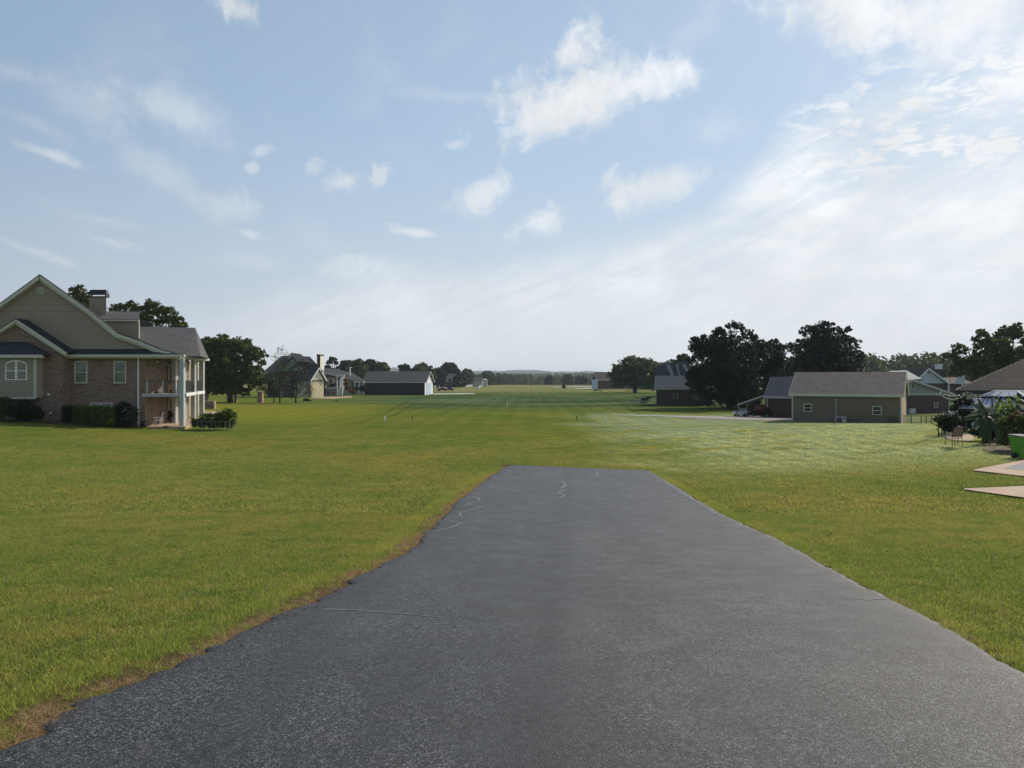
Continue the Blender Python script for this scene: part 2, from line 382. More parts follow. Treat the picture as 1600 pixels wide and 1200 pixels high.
def make_mats():
    m, t, b = new_mat('turf_ground'); pos = world_co(t); x, y, z = t.sep(pos)
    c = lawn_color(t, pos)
    at_ = t.node('ShaderNodeAttribute', attribute_name='straw').outputs['Fac']
    mid = t.noise(t.comb(x, y, 0.0), 12.0, 5, .75)
    soil = t.mix(t.noise(pos, 6, 4), (.09, .065, .035), (.20, .14, .075))
    near = t.step(t.add(y, t.mul(t.math('ABSOLUTE', x), .3)), 60, 26)
    c = t.mix(t.mul(near, .35), c, t.mix(.5, soil, t.vmul(c, (.5, .55, .45))))
    c = t.mix(t.mul(at_, .9), c, soil)
    t.put(b.inputs['Base Color'], c); b.inputs['Roughness'].default_value = 1.0; b.inputs['Specular IOR Level'].default_value = 0.0
    bump(t, b, mid, .9, .12)
    M['ground'] = m
    for nm, straw in (('grass_blade', 0), ('straw_blade', 1)):
        m, t, b = new_mat(nm); pos = world_co(t)
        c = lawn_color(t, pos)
        sh = t.node('ShaderNodeAttribute', attribute_name='shade').outputs['Fac']
        if straw: c = t.mix(t.step(sh, .1, .9), (.34, .20, .085), (.62, .44, .23))
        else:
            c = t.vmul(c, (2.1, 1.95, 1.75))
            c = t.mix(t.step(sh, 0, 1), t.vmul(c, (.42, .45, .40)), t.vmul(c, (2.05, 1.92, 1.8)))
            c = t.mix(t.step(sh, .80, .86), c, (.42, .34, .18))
        t.put(b.inputs['Base Color'], c); b.inputs['Roughness'].default_value = .55; b.inputs['Specular IOR Level'].default_value = .25
        tr = t.node('ShaderNodeBsdfTranslucent'); t.put(tr.inputs[0], c)
        mx = t.node('ShaderNodeMixShader'); mx.inputs[0].default_value = .45
        t.l.new(b.outputs[0], mx.inputs[1]); t.l.new(tr.outputs[0], mx.inputs[2]); t.l.new(mx.outputs[0], t.n['Material Output'].inputs[0])
        M[nm] = m
    # asphalt: dark binder with pale chips
    m, t, b = new_mat('asphalt'); pos = world_co(t); x, y, z = t.sep(pos); f2 = t.comb(x, y, 0.0)
    v = t.node('ShaderNodeTexVoronoi'); t.put(v.inputs['Vector'], f2); v.inputs['Scale'].default_value = 130.0
    rnd = t.sep(v.outputs['Color'])[0]; vd = v.outputs['Distance']
    v2 = t.node('ShaderNodeTexVoronoi'); t.put(v2.inputs['Vector'], f2); v2.inputs['Scale'].default_value = 84.0
    r2 = t.sep(v2.outputs['Color'])[1]
    big = t.noise(f2, .35, 5, .6, .3); mid = t.noise(f2, 2.2, 5, .65)
    chip = t.step(t.add(t.mul(rnd, .8), t.mul(r2, .35)), .62, .98)
    c = t.mix(chip, (.004, .004, .005), (.185, .187, .194))
    c = t.mix(t.mul(t.step(t.noise(t.comb(t.mul(x, 1.7), t.mul(y, .10), 4.0), 1.0, 4, .6), .44, .62), .40), c, (.016, .017, .020))
    c = t.mix(t.mul(t.step(big, .42, .60), .62), c, (.022, .023, .027))
    c = t.mix(t.mul(t.step(t.noise(t.comb(t.mul(x, 1.0), t.mul(y, .35), 9.0), .9, 5, .65), .50, .72), .30), c, (.080, .083, .092))
    c = t.mix(t.mul(t.step(mid, .52, .72), .28), c, (.090, .088, .088))
    c = t.mix(t.mul(t.step(t.noise(f2, .22, 3, .5), .5, .66), .22), c, (.085, .075, .064))
    seam = t.math('ABSOLUTE', t.sub(x, t.add(t.mul(y, ASM), ASC)))
    seam = t.add(seam, t.mul(t.sub(mid, .5), .7))
    c = t.mix(t.mul(t.step(seam, .34, .02), .60), c, (.020, .020, .024))
    gr = t.noise(f2, 17.0, 4, .7); c = t.mix(t.step(gr, .36, .64), t.vmul(c, (.62, .62, .63)), t.vmul(c, (1.42, 1.42, 1.40)))
    t.put(b.inputs['Base Color'], c)
    t.put(b.inputs['Roughness'], t.step(mid, .3, .7, .42, .60)); b.inputs['Specular IOR Level'].default_value = .42
    h = t.add(t.mul(t.step(vd, .75, .1), 1.0), t.mul(r2, .6))
    bump(t, b, h, .65, .005)
    M['asphalt'] = m
    M['seal'] = mat_plain('crack_filler', (.115, .12, .13), .42, .4, 9.0, bmp=.2)
    M['crust'] = mat_plain('crumbled_asphalt', (.035, .034, .036), .8, .5, 14.0, bmp=.6)

# ------------------------------------------------------------------ taxiway outline, from the edges seen on the ground
_L = [hit(*p) for p in [(796, 727), (768, 744), (739, 765), (712, 787), (673, 825), (640, 862), (600, 884), (545, 912), (480, 944), (400, 982), (330, 1017), (255, 1050), (184, 1078), (120, 1107), (84, 1131), (44, 1156)]]
_R = [hit(*p) for p in [(1015, 736), (1038, 750), (1060, 762), (1120, 800), (1207, 840), (1312, 897), (1399, 942), (1510, 1003), (1600, 1055), (1700, 1110)]]
def _poly(ps):
    ps = sorted(ps, key=lambda p: p[1]); ys = [p[1] for p in ps]; xs = [p[0] for p in ps]
    s = (xs[3] - xs[0]) / (ys[3] - ys[0]); ys = [-9.0] + ys; xs = [xs[0] + s * (-9.0 - ys[1]) * .5] + xs
    return np.array(ys), np.array(xs)
_Ly, _Lx = _poly(_L); _Ry, _Rx = _poly(_R)
def XL(y): return np.interp(y, _Ly, _Lx)
def XR(y): return np.interp(y, _Ry, _Rx)
YE_L, YE_R = _L[0][1], _R[0][1]
_s0, _s1 = hit(886, 740), hit(835, 1190)
ASM = (_s0[0] - _s1[0]) / (_s0[1] - _s1[1]); ASC = _s0[0] - ASM * _s0[1]
def YE(x):
    return YE_L + (YE_R - YE_L) * (x - _L[0][0]) / (_R[0][0] - _L[0][0])
def edge_dist(x, y):
    """distance outside the taxiway (negative inside)"""
    d = np.maximum(np.maximum(XL(y) - x, x - XR(y)), y - YE(x))
    return d
make_mats()
_ex, _ey = _L[0][0], YE_L
print('taxiway', [round(v, 2) for v in (XL(5), XR(5), XL(15), XR(15), XL(30), XR(30), YE_L, YE_R)])

def build_ground():
    tx = np.linspace(-6.05, 6.05, 420); xs = 9 * np.sinh(tx)
    ty = np.linspace(-2.0, 6.35, 400); ys = 14 * np.sinh(ty) + 8
    X, Y = np.meshgrid(xs, ys); z = Z(X, Y)
    d = edge_dist(X, Y)
    z = z - 0.07 * sstep(-d, 0.05, 0.6)
    V = np.stack([X, Y, z], -1).reshape(-1, 3)
    nx, ny = len(xs), len(ys); i = np.arange(ny - 1)[:, None] * nx + np.arange(nx - 1)[None]
    Fq = np.stack([i, i + 1, i + nx + 1, i + nx], -1).reshape(-1, 4)
    dl = XL(Y) - X
    straw = sstep(dl, -.2, .02) * (1 - sstep(dl, .22, .55)) * (Y < YE_L + 1)
    straw = np.maximum(straw, .8 * (d < .12) * (d > -.3))
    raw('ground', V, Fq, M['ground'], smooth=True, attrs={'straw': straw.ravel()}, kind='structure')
build_ground()

def build_taxiway():
    rng = np.random.default_rng(3)
    ys = np.concatenate([np.arange(-9, 2, .3), np.arange(2, 14, .05), np.arange(14, 40, .09)])
    def wob(n, amp, k):
        r = rng.normal(size=n + 60); ker = np.hanning(k); ker /= np.sqrt((ker ** 2).sum()); return np.convolve(r, ker, 'same')[30:30 + n] * amp
    n = len(ys)
    l = XL(ys) + wob(n, .028, 5) + wob(n, .034, 27); r = XR(ys) - wob(n, .016, 5) + wob(n, .016, 31)
    u = np.array([0, .012, .04, .1, .2, .3, .4, .5, .6, .7, .8, .9, .96, .988, 1.0])
    X = l[:, None] * (1 - u) + r[:, None] * u
    Y = np.repeat(ys[:, None], len(u), 1)
    ye = YE(X[-1]) + wob(len(u), .03, 3)
    Y = np.minimum(Y, YE(X) + wob(len(u), .04, 3)[None])
    z = Z(X, Y) + 0.026 - 0.018 * np.clip(1 - np.minimum(u, 1 - u) / .02, 0, 1)[None]
    k = len(u)
    V = np.stack([X, Y, z], -1)
    lo = V.copy(); lo[..., 2] -= .12
    # outer skirt
    Vs = np.concatenate([V.reshape(-1, 3), lo[:, 0], lo[:, -1], lo[-1]])
    i = np.arange(n - 1)[:, None] * k + np.arange(k - 1)[None]
    Fq = np.stack([i, i + 1, i + k + 1, i + k], -1).reshape(-1, 4)
    b0 = n * k; a = np.arange(n - 1)
    Fl = np.stack([a * k, (a + 1) * k, b0 + a + 1, b0 + a], -1)
    b1 = b0 + n; Fr = np.stack([a * k + k - 1, b1 + a, b1 + a + 1, (a + 1) * k + k - 1], -1)
    b2 = b1 + n; c = np.arange(k - 1); Fe = np.stack([(n - 1) * k + c, (n - 1) * k + c + 1, b2 + c + 1, b2 + c], -1)
    road = raw('road', Vs, np.concatenate([Fq, Fl, Fr, Fe]), M['asphalt'], smooth=False, kind='structure')
    def ribbon(pts, w, h=.0295):
        mb = MB(); P = [hit(*p) for p in pts]
        fine = []
        for a, b in zip(P[:-1], P[1:]):
            m = max(2, int(math.dist(a[:2], b[:2]) / .12))
            fine += [(a[0] + (b[0] - a[0]) * t / m, a[1] + (b[1] - a[1]) * t / m) for t in range(m)]
        fine.append(P[-1][:2]); q = []
        for j, p in enumerate(fine):
            a = fine[max(0, j - 1)]; b = fine[min(len(fine) - 1, j + 1)]; dx, dy = b[0] - a[0], b[1] - a[1]; L = math.hypot(dx, dy) or 1
            ww = w * .5 * (0.55 + .9 * rng.random()); nx_, ny_ = -dy / L * ww, dx / L * ww
            ox, oy = rng.normal() * .012, rng.normal() * .012
            q.append(((p[0] + nx_ + ox, p[1] + ny_ + oy), (p[0] - nx_ + ox, p[1] - ny_ + oy)))
        for (a, b), (c_, d_) in zip(q[:-1], q[1:]):
            mb.face((*b, zf(*b) + h), (*d_, zf(*d_) + h), (*c_, zf(*c_) + h), (*a, zf(*a) + h))
        mb.build('filled_crack', M['seal'], road)
    for pts, w in [([(748, 774), (800, 775), (880, 778), (960, 783), (1108, 796)], .07), ([(775, 750), (830, 751), (895, 754)], .09),
                   ([(745, 778), (750, 784), (727, 790), (754, 793), (718, 803), (722, 809), (694, 814), (721, 819), (705, 826), (679, 832)], .075),
                   ([(878, 753), (884, 758), (878, 764)], .12), ([(884, 766), (871, 771), (882, 775), (877, 779)], .1), ([(932, 736), (934, 744), (922, 747)], .09),
                   ([(1039, 754), (1062, 770), (1084, 783), (1118, 805)], .10), ([(1316, 938), (1355, 941), (1390, 940)], .035), ([(505, 956), (560, 958), (620, 963), (690, 969)], .045),
                   ([(780, 733), (800, 738)], .09), ([(1105, 822), (1150, 826), (1190, 836)], .06)]:
        ribbon(pts, w * .7)
    # crumbled lumps along the broken left edge
    mb = MB()
    for j in range(900):
        y = rng.uniform(3.5, 20); x = float(XL(y)) + rng.normal() * .09 + .03; s = rng.uniform(.004, .013); zz = zf(x, y) + .03
        a = rng.uniform(0, 6.28); p = [(x + s * math.cos(a + t) * rng.uniform(.6, 1.2), y + s * math.sin(a + t) * rng.uniform(.6, 1.2), zz) for t in (0, 1.5, 3.0, 4.6)]
        tp = (x, y, zz + s * .5)
        for e in range(4): mb.face(p[e], p[(e + 1) % 4], tp)
    mb.build('asphalt_crumbs', M['crust'], road, kind='stuff')
    # patch of bare scab beside the squiggle
    return road
road = build_taxiway()

def blade_patch(name, n, radius, h, w, mat, seed, flat=.5):
    rng = np.random.default_rng(seed)
    r = radius * np.sqrt(rng.random(n)); a = rng.random(n) * 2 * np.pi
    bx, by = r * np.cos(a), r * np.sin(a); ang = rng.random(n) * 2 * np.pi
    hh = h * rng.uniform(.45, 1.15, n); lean = rng.uniform(.2, 1.6, n) * flat * 2.2
    la = rng.random(n) * 2 * np.pi
    tx = bx + np.cos(la) * hh * lean; ty = by + np.sin(la) * hh * lean; tz = hh * np.sqrt(np.clip(1 - (lean * .6) ** 2, .1, 1))
    dx, dy = np.cos(ang) * w / 2, np.sin(ang) * w / 2
    V = np.stack([np.stack([bx - dx, by - dy, np.full(n, -.01)], -1), np.stack([bx + dx, by + dy, np.full(n, -.01)], -1), np.stack([tx, ty, tz], -1)], 1).reshape(-1, 3)
    Fq = np.arange(n * 3).reshape(-1, 3)
    o = raw(name, V, Fq, mat, attrs={'shade': np.repeat(rng.random(n), 3)})
    COL.objects.unlink(o)
    return o

def scatter(name, points, sources, label_kind='stuff'):
    """one object: every point carries one of the tuft meshes"""
    P = np.concatenate([p[0] for p in points]); rot = np.concatenate([p[1] for p in points]); idx = np.concatenate([p[2] for p in points]); scl = np.concatenate([p[3] for p in points])
    me = bpy.data.meshes.new(name); me.vertices.add(len(P)); me.vertices.foreach_set('co', P.astype(np.float32).ravel())
    a = me.attributes.new('rot', 'FLOAT_VECTOR', 'POINT'); a.data.foreach_set('vector', rot.astype(np.float32).ravel())
    a = me.attributes.new('idx', 'INT', 'POINT'); a.data.foreach_set('value', idx.astype(np.int32))
    a = me.attributes.new('scl', 'FLOAT', 'POINT'); a.data.foreach_set('value', scl.astype(np.float32))
    o = bpy.data.objects.new(name, me); COL.objects.link(o); o['kind'] = label_kind
    ng = bpy.data.node_groups.new(name + '_nodes', 'GeometryNodeTree')
    ng.interface.new_socket('Geometry', in_out='INPUT', socket_type='NodeSocketGeometry')
    ng.interface.new_socket('Geometry', in_out='OUTPUT', socket_type='NodeSocketGeometry')
    N = ng.nodes; Lk = ng.links; gi = N.new('NodeGroupInput'); go = N.new('NodeGroupOutput'); jn = N.new('GeometryNodeJoinGeometry')
    def attr(nm, ty):
        n = N.new('GeometryNodeInputNamedAttribute'); n.data_type = ty; n.inputs['Name'].default_value = nm; return n.outputs['Attribute']
    ra, ia, sa = attr('rot', 'FLOAT_VECTOR'), attr('idx', 'INT'), attr('scl', 'FLOAT')
    e2r = N.new('FunctionNodeEulerToRotation'); Lk.new(ra, e2r.inputs[0])
    for k, so in enumerate(sources):
        cmp_ = N.new('FunctionNodeCompare'); cmp_.data_type = 'INT'; cmp_.operation = 'EQUAL'
        Lk.new(ia, cmp_.inputs['A'] if cmp_.inputs['A'].type == 'INT' else cmp_.inputs[2])
        [i for i in cmp_.inputs if i.type == 'INT' and i.name == 'B'][0].default_value = k
        if not cmp_.inputs[2].is_linked: Lk.new(ia, cmp_.inputs[2])
        io = N.new('GeometryNodeInstanceOnPoints'); Lk.new(gi.outputs[0], io.inputs['Points']); Lk.new(cmp_.outputs[0], io.inputs['Selection'])
        oi = N.new('GeometryNodeObjectInfo'); oi.inputs[0].default_value = so; Lk.new(oi.outputs['Geometry'], io.inputs['Instance'])
        Lk.new(e2r.outputs[0], io.inputs['Rotation']); Lk.new(sa, io.inputs['Scale']); Lk.new(io.outputs[0], jn.inputs[0])
    Lk.new(jn.outputs[0], go.inputs[0])
    md = o.modifiers.new('tufts', 'NODES'); md.node_group = ng
    return o

def build_grass():
    rng = np.random.default_rng(11)
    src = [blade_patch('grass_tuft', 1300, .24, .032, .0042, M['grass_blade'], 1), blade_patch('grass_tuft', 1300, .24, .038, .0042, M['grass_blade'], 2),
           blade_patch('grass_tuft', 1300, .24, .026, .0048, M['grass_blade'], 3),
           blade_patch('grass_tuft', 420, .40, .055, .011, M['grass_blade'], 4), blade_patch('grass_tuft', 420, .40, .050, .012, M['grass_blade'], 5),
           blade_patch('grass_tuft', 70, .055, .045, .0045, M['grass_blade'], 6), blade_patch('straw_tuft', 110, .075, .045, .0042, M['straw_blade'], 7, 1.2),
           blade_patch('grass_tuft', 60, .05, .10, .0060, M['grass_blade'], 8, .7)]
    out = []
    def cover(x0, x1, y0, y1, step, ids, keep, jit=.45, sc=(.8, 1.3)):
        X, Y = np.meshgrid(np.arange(x0, x1, step), np.arange(y0, y1, step))
        X = X.ravel() + rng.uniform(-jit, jit, X.size) * step; Y = Y.ravel() + rng.uniform(-jit, jit, Y.size) * step
        k = keep(X, Y); X, Y = X[k], Y[k]; e = .1
        gx = (Z(X + e, Y) - Z(X - e, Y)) / (2 * e); gy = (Z(X, Y + e) - Z(X, Y - e)) / (2 * e)
        rot = np.stack([np.arctan(gy), -np.arctan(gx), rng.uniform(0, 6.28, X.size)], -1)
        # tilt first, then spin about the local normal: fine for gentle slopes
        rot[:, 2] = rng.uniform(0, 6.28, X.size); rot[:, 0] = 0; rot[:, 1] = 0
        z = Z(X, Y)
        out.append((np.stack([X, Y, z], -1), rot, rng.choice(ids, X.size), rng.uniform(*sc, X.size)))
    fov = lambda X, Y, m=2.0: (np.abs(X) < .78 * Y + m) & (Y > 0.5)
    cover(-22, 22, 1, 17, .27, [0, 1, 2], lambda X, Y: fov(X, Y) & (edge_dist(X, Y) > .23) & (XL(Y) - X > np.where(X < XL(Y), .42 + .10 * np.sin(Y * 1.7), -99)))
    cover(-48, 48, 17, 62, .46, [3, 4], lambda X, Y: fov(X, Y) & (rng.random(X.size) > sstep(Y, 30, 62)) & (edge_dist(X, Y) > .36) & ~in_paving(X, Y, .35))
    # along the edges
    def band(X, Y): d = edge_dist(X, Y); return fov(X, Y) & (d > .03) & (d < .36)
    cover(-8, 12, 1, 34, .07, [5], lambda X, Y: fov(X, Y) & (edge_dist(X, Y) > .03) & (edge_dist(X, Y) < np.where(X < XL(Y), .66, .36)) & (rng.random(X.size) < np.where(X < XL(Y), .16 + .84 * sstep(XL(Y) - X, .20, .44), .9)))
    cover(-8, 4, 1, 34, .09, [6], lambda X, Y: fov(X, Y) & (XL(Y) - X > -.03) & (XL(Y) - X < .22 + .10 * np.sin(Y * 2.1) + .1 * np.sin(Y * .7)) & (Y < YE_L) & (rng.random(X.size) < .8))
    cover(-8, 12, 1, 34, .11, [6], lambda X, Y: fov(X, Y) & (X - XR(Y) > .0) & (X - XR(Y) < .16) & (Y < YE_R) & (rng.random(X.size) < .35))
    # scattered taller tufts
    cover(-20, 20, 2, 26, .5, [7], lambda X, Y: fov(X, Y) & (edge_dist(X, Y) > .15) & (rng.random(X.size) < .25 + .5 * (np.sin(X * 1.3 + np.sin(Y)) * np.sin(Y * 1.1 + X * .4) > .2)) & ~in_paving(X, Y, .1), sc=(.5, 1.25))
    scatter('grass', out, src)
PAVE = []
def in_paving(X, Y, m):
    r = np.zeros(np.shape(X), bool)
    for poly in PAVE:
        inside = np.ones(np.shape(X), bool); n = len(poly)
        for i in range(n):
            (ax, ay), (bx, by) = poly[i], poly[(i + 1) % n]; L = math.hypot(bx - ax, by - ay)
            inside &= ((bx - ax) * (Y - ay) - (by - ay) * (X - ax)) / L > -m
        r |= inside
    return r

# ------------------------------------------------------------------ materials of buildings and plants
M['brick'] = mat_brick('brown_brick', [(.30, .20, .145), (.22, .145, .105)], (.30, .26, .22), ) if False else mat_brick('brown_brick', [(.26, .17, .115), (.185, .12, .085), (.30, .215, .155), (.065, .044, .036)], (.24, .20, .17))
M['brick_dark'] = mat_brick('dark_red_brick', [(.085, .042, .036), (.065, .034, .032), (.10, .05, .042), (.04, .025, .024)], (.10, .085, .08))
M['brick_pink'] = mat_brick('pink_brick', [(.40, .22, .16), (.33, .17, .13), (.45, .27, .2), (.2, .1, .08)], (.4, .33, .28))
M['siding'] = mat_plain('tan_siding', (.335, .285, .210), .7, .05, 1.5, bmp=.05)
M['siding_bay'] = mat_plain('sage_siding', (.315, .285, .215), .7, .05, 1.5)  # siding colour of the box bay, slightly less red than the gable
M['trim'] = mat_plain('cream_trim', (.56, .57, .47), .55, .05, 2.0)
M['white'] = mat_plain('white_paint', (.78, .78, .76), .5, .04, 2.0)
M['post'] = mat_plain('pale_grey_paint', (.44, .475, .475), .55, .05, 2.0)
M['panel'] = mat_plain('light_grey_panel', (.40, .40, .38), .6, .06, 2.0)
M['shingle'] = mat_shingle('grey_shingle', (.085, .083, .082), (.125, .122, .120))
M['shingle_dark'] = mat_shingle('charcoal_shingle', (.036, .040, .048), (.055, .058, .066))
M['shingle_tan'] = mat_shingle('weathered_tan_shingle', (.24, .195, .152), (.32, .265, .21))
M['shingle_brown'] = mat_shingle('brown_shingle', (.052, .041, .037), (.078, .063, .056))
M['shingle_far'] = mat_shingle('slate_grey_shingle', (.062, .060, .066), (.088, .085, .090), rows=False)
M['metal_roof'] = mat_plain('blue_grey_metal_roof', (.095, .115, .122), .75, .08, 1.0, spec=.5)
M['metal_dark'] = mat_plain('charcoal_metal_roof', (.058, .066, .080), .7, .08, 1.0)
M['metal_pale'] = mat_plain('pale_metal_roof', (.50, .54, .58), .35, .06, 3.0, metal=.3)
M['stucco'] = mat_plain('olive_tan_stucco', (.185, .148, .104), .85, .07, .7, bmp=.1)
M['stucco_lit'] = mat_plain('sunlit_end_stucco', (.43, .34, .24), .85, .07, .9, bmp=.1)  # paler copy of the garage stucco, sunlight on the end painted in
M['stucco_white'] = mat_plain('white_render', (.60, .61, .59), .8, .06, 1.2, bmp=.05)
M['barn_wall'] = mat_plain('dark_brown_wall', (.032, .025, .022), .8, .15, 1.0, streak=(6, 6, .4))
M['yellow'] = mat_plain('yellow_siding', (.62, .55, .36), .7, .05, 2.0)
M['cream'] = mat_plain('cream_siding', (.66, .64, .52), .7, .05, 2.0)
M['bluegrey'] = mat_plain('blue_grey_siding', (.22, .26, .265), .7, .06, 1.0)
M['paleblue'] = mat_plain('pale_blue_siding', (.50, .56, .59), .7, .05, 1.0)
M['door_blue'] = mat_plain('pale_blue_door', (.48, .60, .74), .5, .03, 1.0)
M['black'] = mat_plain('black_metal', (.018, .018, .020), .45, .2, 4.0)
M['dark'] = mat_plain('dark_interior', (.03, .027, .025), .8, .3, 2.0)
M['grey_metal'] = mat_plain('grey_metal', (.42, .43, .44), .4, .08, 4.0)
M['ac'] = mat_plain('off_white_enamel', (.52, .53, .52), .4, .05, 4.0)
M['green_plastic'] = mat_plain('lime_green_plastic', (.075, .30, .012), .42, .08, 2.0, bmp=.05)
M['rubber'] = mat_plain('black_rubber', (.015, .015, .015), .7, .2, 6.0)
M['sling'] = mat_plain('brown_sling_fabric', (.26, .17, .13), .75, .08, 20.0)
M['concrete'] = mat_plain('warm_concrete', (.42, .30, .20), .85, .12, .9, bmp=.1)
M['gravel'] = mat_plain('grey_drive', (.27, .235, .20), .9, .14, 1.4, bmp=.2)
M['conc_white'] = mat_plain('pale_concrete', (.40, .40, .36), .85, .08, .8)
M['slate_pave'] = mat_plain('grey_paving', (.16, .17, .18), .8, .1, 1.2)
M['mulch'] = mat_plain('brown_mulch', (.10, .062, .040), .95, .4, 7.0, bmp=.6)
M['red'] = mat_plain('faded_red_paint', (.20, .045, .045), .5, .1, 2.0)
M['wood'] = mat_plain('weathered_wood', (.22, .15, .10), .8, .2, 3.0)
M['bark'] = mat_plain('bark', (.060, .048, .038), .95, .35, 5.0, bmp=.8, streak=(3, 3, .6))
M['lampglass'] = mat_plain('lamp_glass', (.85, .83, .75), .3, .02)
def mat_glass(name, col, rough=.06):
    m, t, b = new_mat(name); n = t.noise(obj_co(t), .9, 3, .5)
    t.put(b.inputs['Base Color'], t.mix(t.step(n, .35, .65), tuple(c * .75 for c in col), tuple(min(1, c * 1.3) for c in col)))
    b.inputs['Roughness'].default_value = rough; b.inputs['Specular IOR Level'].default_value = .6; return m
M['pane'] = mat_glass('pane_blind_lawn_reflection', (.13, .17, .14)); M['pane_dark'] = mat_glass('dark_pane', (.025, .035, .035)); M['pane_pale'] = mat_glass('pale_blind_pane', (.30, .33, .27), .15)  # green of the first pane paints the lawn's reflection, over a blind
def mat_leaf(name, c1, c2, c3=None, transl=.3, scale=.5):
    m, t, b = new_mat(name); sh = t.node('ShaderNodeAttribute', attribute_name='shade').outputs['Fac']
    n = t.noise(obj_co(t), scale, 3, .6)
    c = t.mix(sh, c1, c2)
    if c3: c = t.mix(t.mul(t.step(n, .48, .66), .7), c, c3)
    t.put(b.inputs['Base Color'], c); b.inputs['Roughness'].default_value = .5; b.inputs['Specular IOR Level'].default_value = .35
    tr = t.node('ShaderNodeBsdfTranslucent'); t.put(tr.inputs[0], c)
    mx = t.node('ShaderNodeMixShader'); mx.inputs[0].default_value = transl
    t.l.new(b.outputs[0], mx.inputs[1]); t.l.new(tr.outputs[0], mx.inputs[2]); t.l.new(mx.outputs[0], t.n['Material Output'].inputs[0]); return m
M['leaf'] = mat_leaf('oak_leaves', (.040, .062, .015), (.135, .165, .034), (.09, .105, .024))
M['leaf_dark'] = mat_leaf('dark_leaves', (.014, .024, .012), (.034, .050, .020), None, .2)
M['leaf_light'] = mat_leaf('light_leaves', (.045, .070, .020), (.105, .135, .035), (.08, .095, .025))
M['leaf_purple'] = mat_leaf('dull_reddish_leaves', (.030, .028, .020), (.055, .046, .030))
M['pine'] = mat_leaf('pine_needles', (.022, .036, .018), (.050, .066, .030), None, .15)
M['hedge'] = mat_leaf('hedge_leaves', (.030, .052, .012), (.13, .19, .028), (.19, .26, .03), .25, 2.0)
M['banana'] = mat_leaf('banana_leaf', (.030, .070, .012), (.070, .145, .022), None, .45, 2.0)
M['yellow_leaf'] = mat_leaf('yellow_green_leaf', (.20, .28, .035), (.34, .40, .06), None, .5, 2.0)
M['bronze_leaf'] = mat_leaf('bronze_leaf', (.12, .05, .02), (.28, .14, .04), (.06, .09, .02), .3, 3.0)
M['petal'] = mat_plain('white_petals', (.75, .72, .72), .6, .05)

class AB(MB):
    """MB in world coordinates for the parts of an unrotated thing"""
    def __init__(s, root): super().__init__(); s.o = root.location.copy()
    def build(s, name, mat, parent=None, **p):
        o = s.o; s.v = [(a - o.x, b - o.y, c - o.z) for a, b, c in s.v]
        return super().build(name, mat, parent, **p)

def window(cls, parent, x0, x1, z0, z1, y, panes=('h',), fw=.09, frame='white', pane='pane', name='window', rev=1):
    """sash window in a wall that faces -y at depth y (rev=-1: faces +y)"""
    m = cls(); a = y - .06 * rev; b = y + .05 * rev; a, b = min(a, b), max(a, b)
    m.box(x0, x0 + fw, a, b, z0, z1); m.box(x1 - fw, x1, a, b, z0, z1); m.box(x0 + fw, x1 - fw, a, b, z0, z0 + fw); m.box(x0 + fw, x1 - fw, a, b, z1 - fw, z1)
    zc = (z0 + z1) / 2; xc = (x0 + x1) / 2; a2, b2 = a + .012, b - .012
    if 'h' in panes: m.box(x0 + fw, x1 - fw, a2, b2, zc - fw * .35, zc + fw * .35)
    if 'v' in panes: m.box(xc - fw * .7, xc + fw * .7, a2 - .004, b2 + .004, z0 + fw, z1 - fw)
    w = m.build(name, M[frame], parent)
    p = cls(); yy = y - .01 * rev
    p.box(x0 + fw * .8, x1 - fw * .8, yy - .012, yy + .012, z0 + fw * .8, z1 - fw * .8); p.build('pane', M[pane], w)
    return w
def window_x(cls, parent, y0, y1, z0, z1, x, fw=.09, frame='white', pane='pane', sgn=1):
    m = cls(); a, b = sorted((x - .05 * sgn, x + .06 * sgn))
    m.box(a, b, y0, y0 + fw, z0, z1); m.box(a, b, y1 - fw, y1, z0, z1); m.box(a, b, y0 + fw, y1 - fw, z0, z0 + fw); m.box(a, b, y0 + fw, y1 - fw, z1 - fw, z1)
    m.box(a + .01, b - .01, y0 + fw, y1 - fw, (z0 + z1) / 2 - .03, (z0 + z1) / 2 + .03)
    w = m.build('window', M[frame], parent); p = cls(); xx = x + .01 * sgn
    p.box(xx - .012, xx + .012, y0 + fw * .8, y1 - fw * .8, z0 + fw * .8, z1 - fw * .8); p.build('pane', M[pane], w); return w

def siding(m, outline, y, z0, z1, pitch, lap=.02):
    """clapboards over the wall shape outline(z) -> list of (x0, x1) that faces -y at depth y"""
    z = z0
    while z < z1 - 1e-3:
        zt = min(z + pitch, z1)
        for (a0, a1), (b0, b1) in zip(outline(z + .001), outline(zt - .001)):
            g = pitch * .36; m._add([(a0, y - lap - .02, z + g), (a1, y - lap - .02, z + g), (b1, y - .03, zt), (b0, y - .03, zt), (a0, y, z + g), (a1, y, z + g), (b0, y, zt), (b1, y, zt)], [(0, 1, 2, 3), (4, 5, 1, 0), (3, 2, 7, 6)])
        z = zt

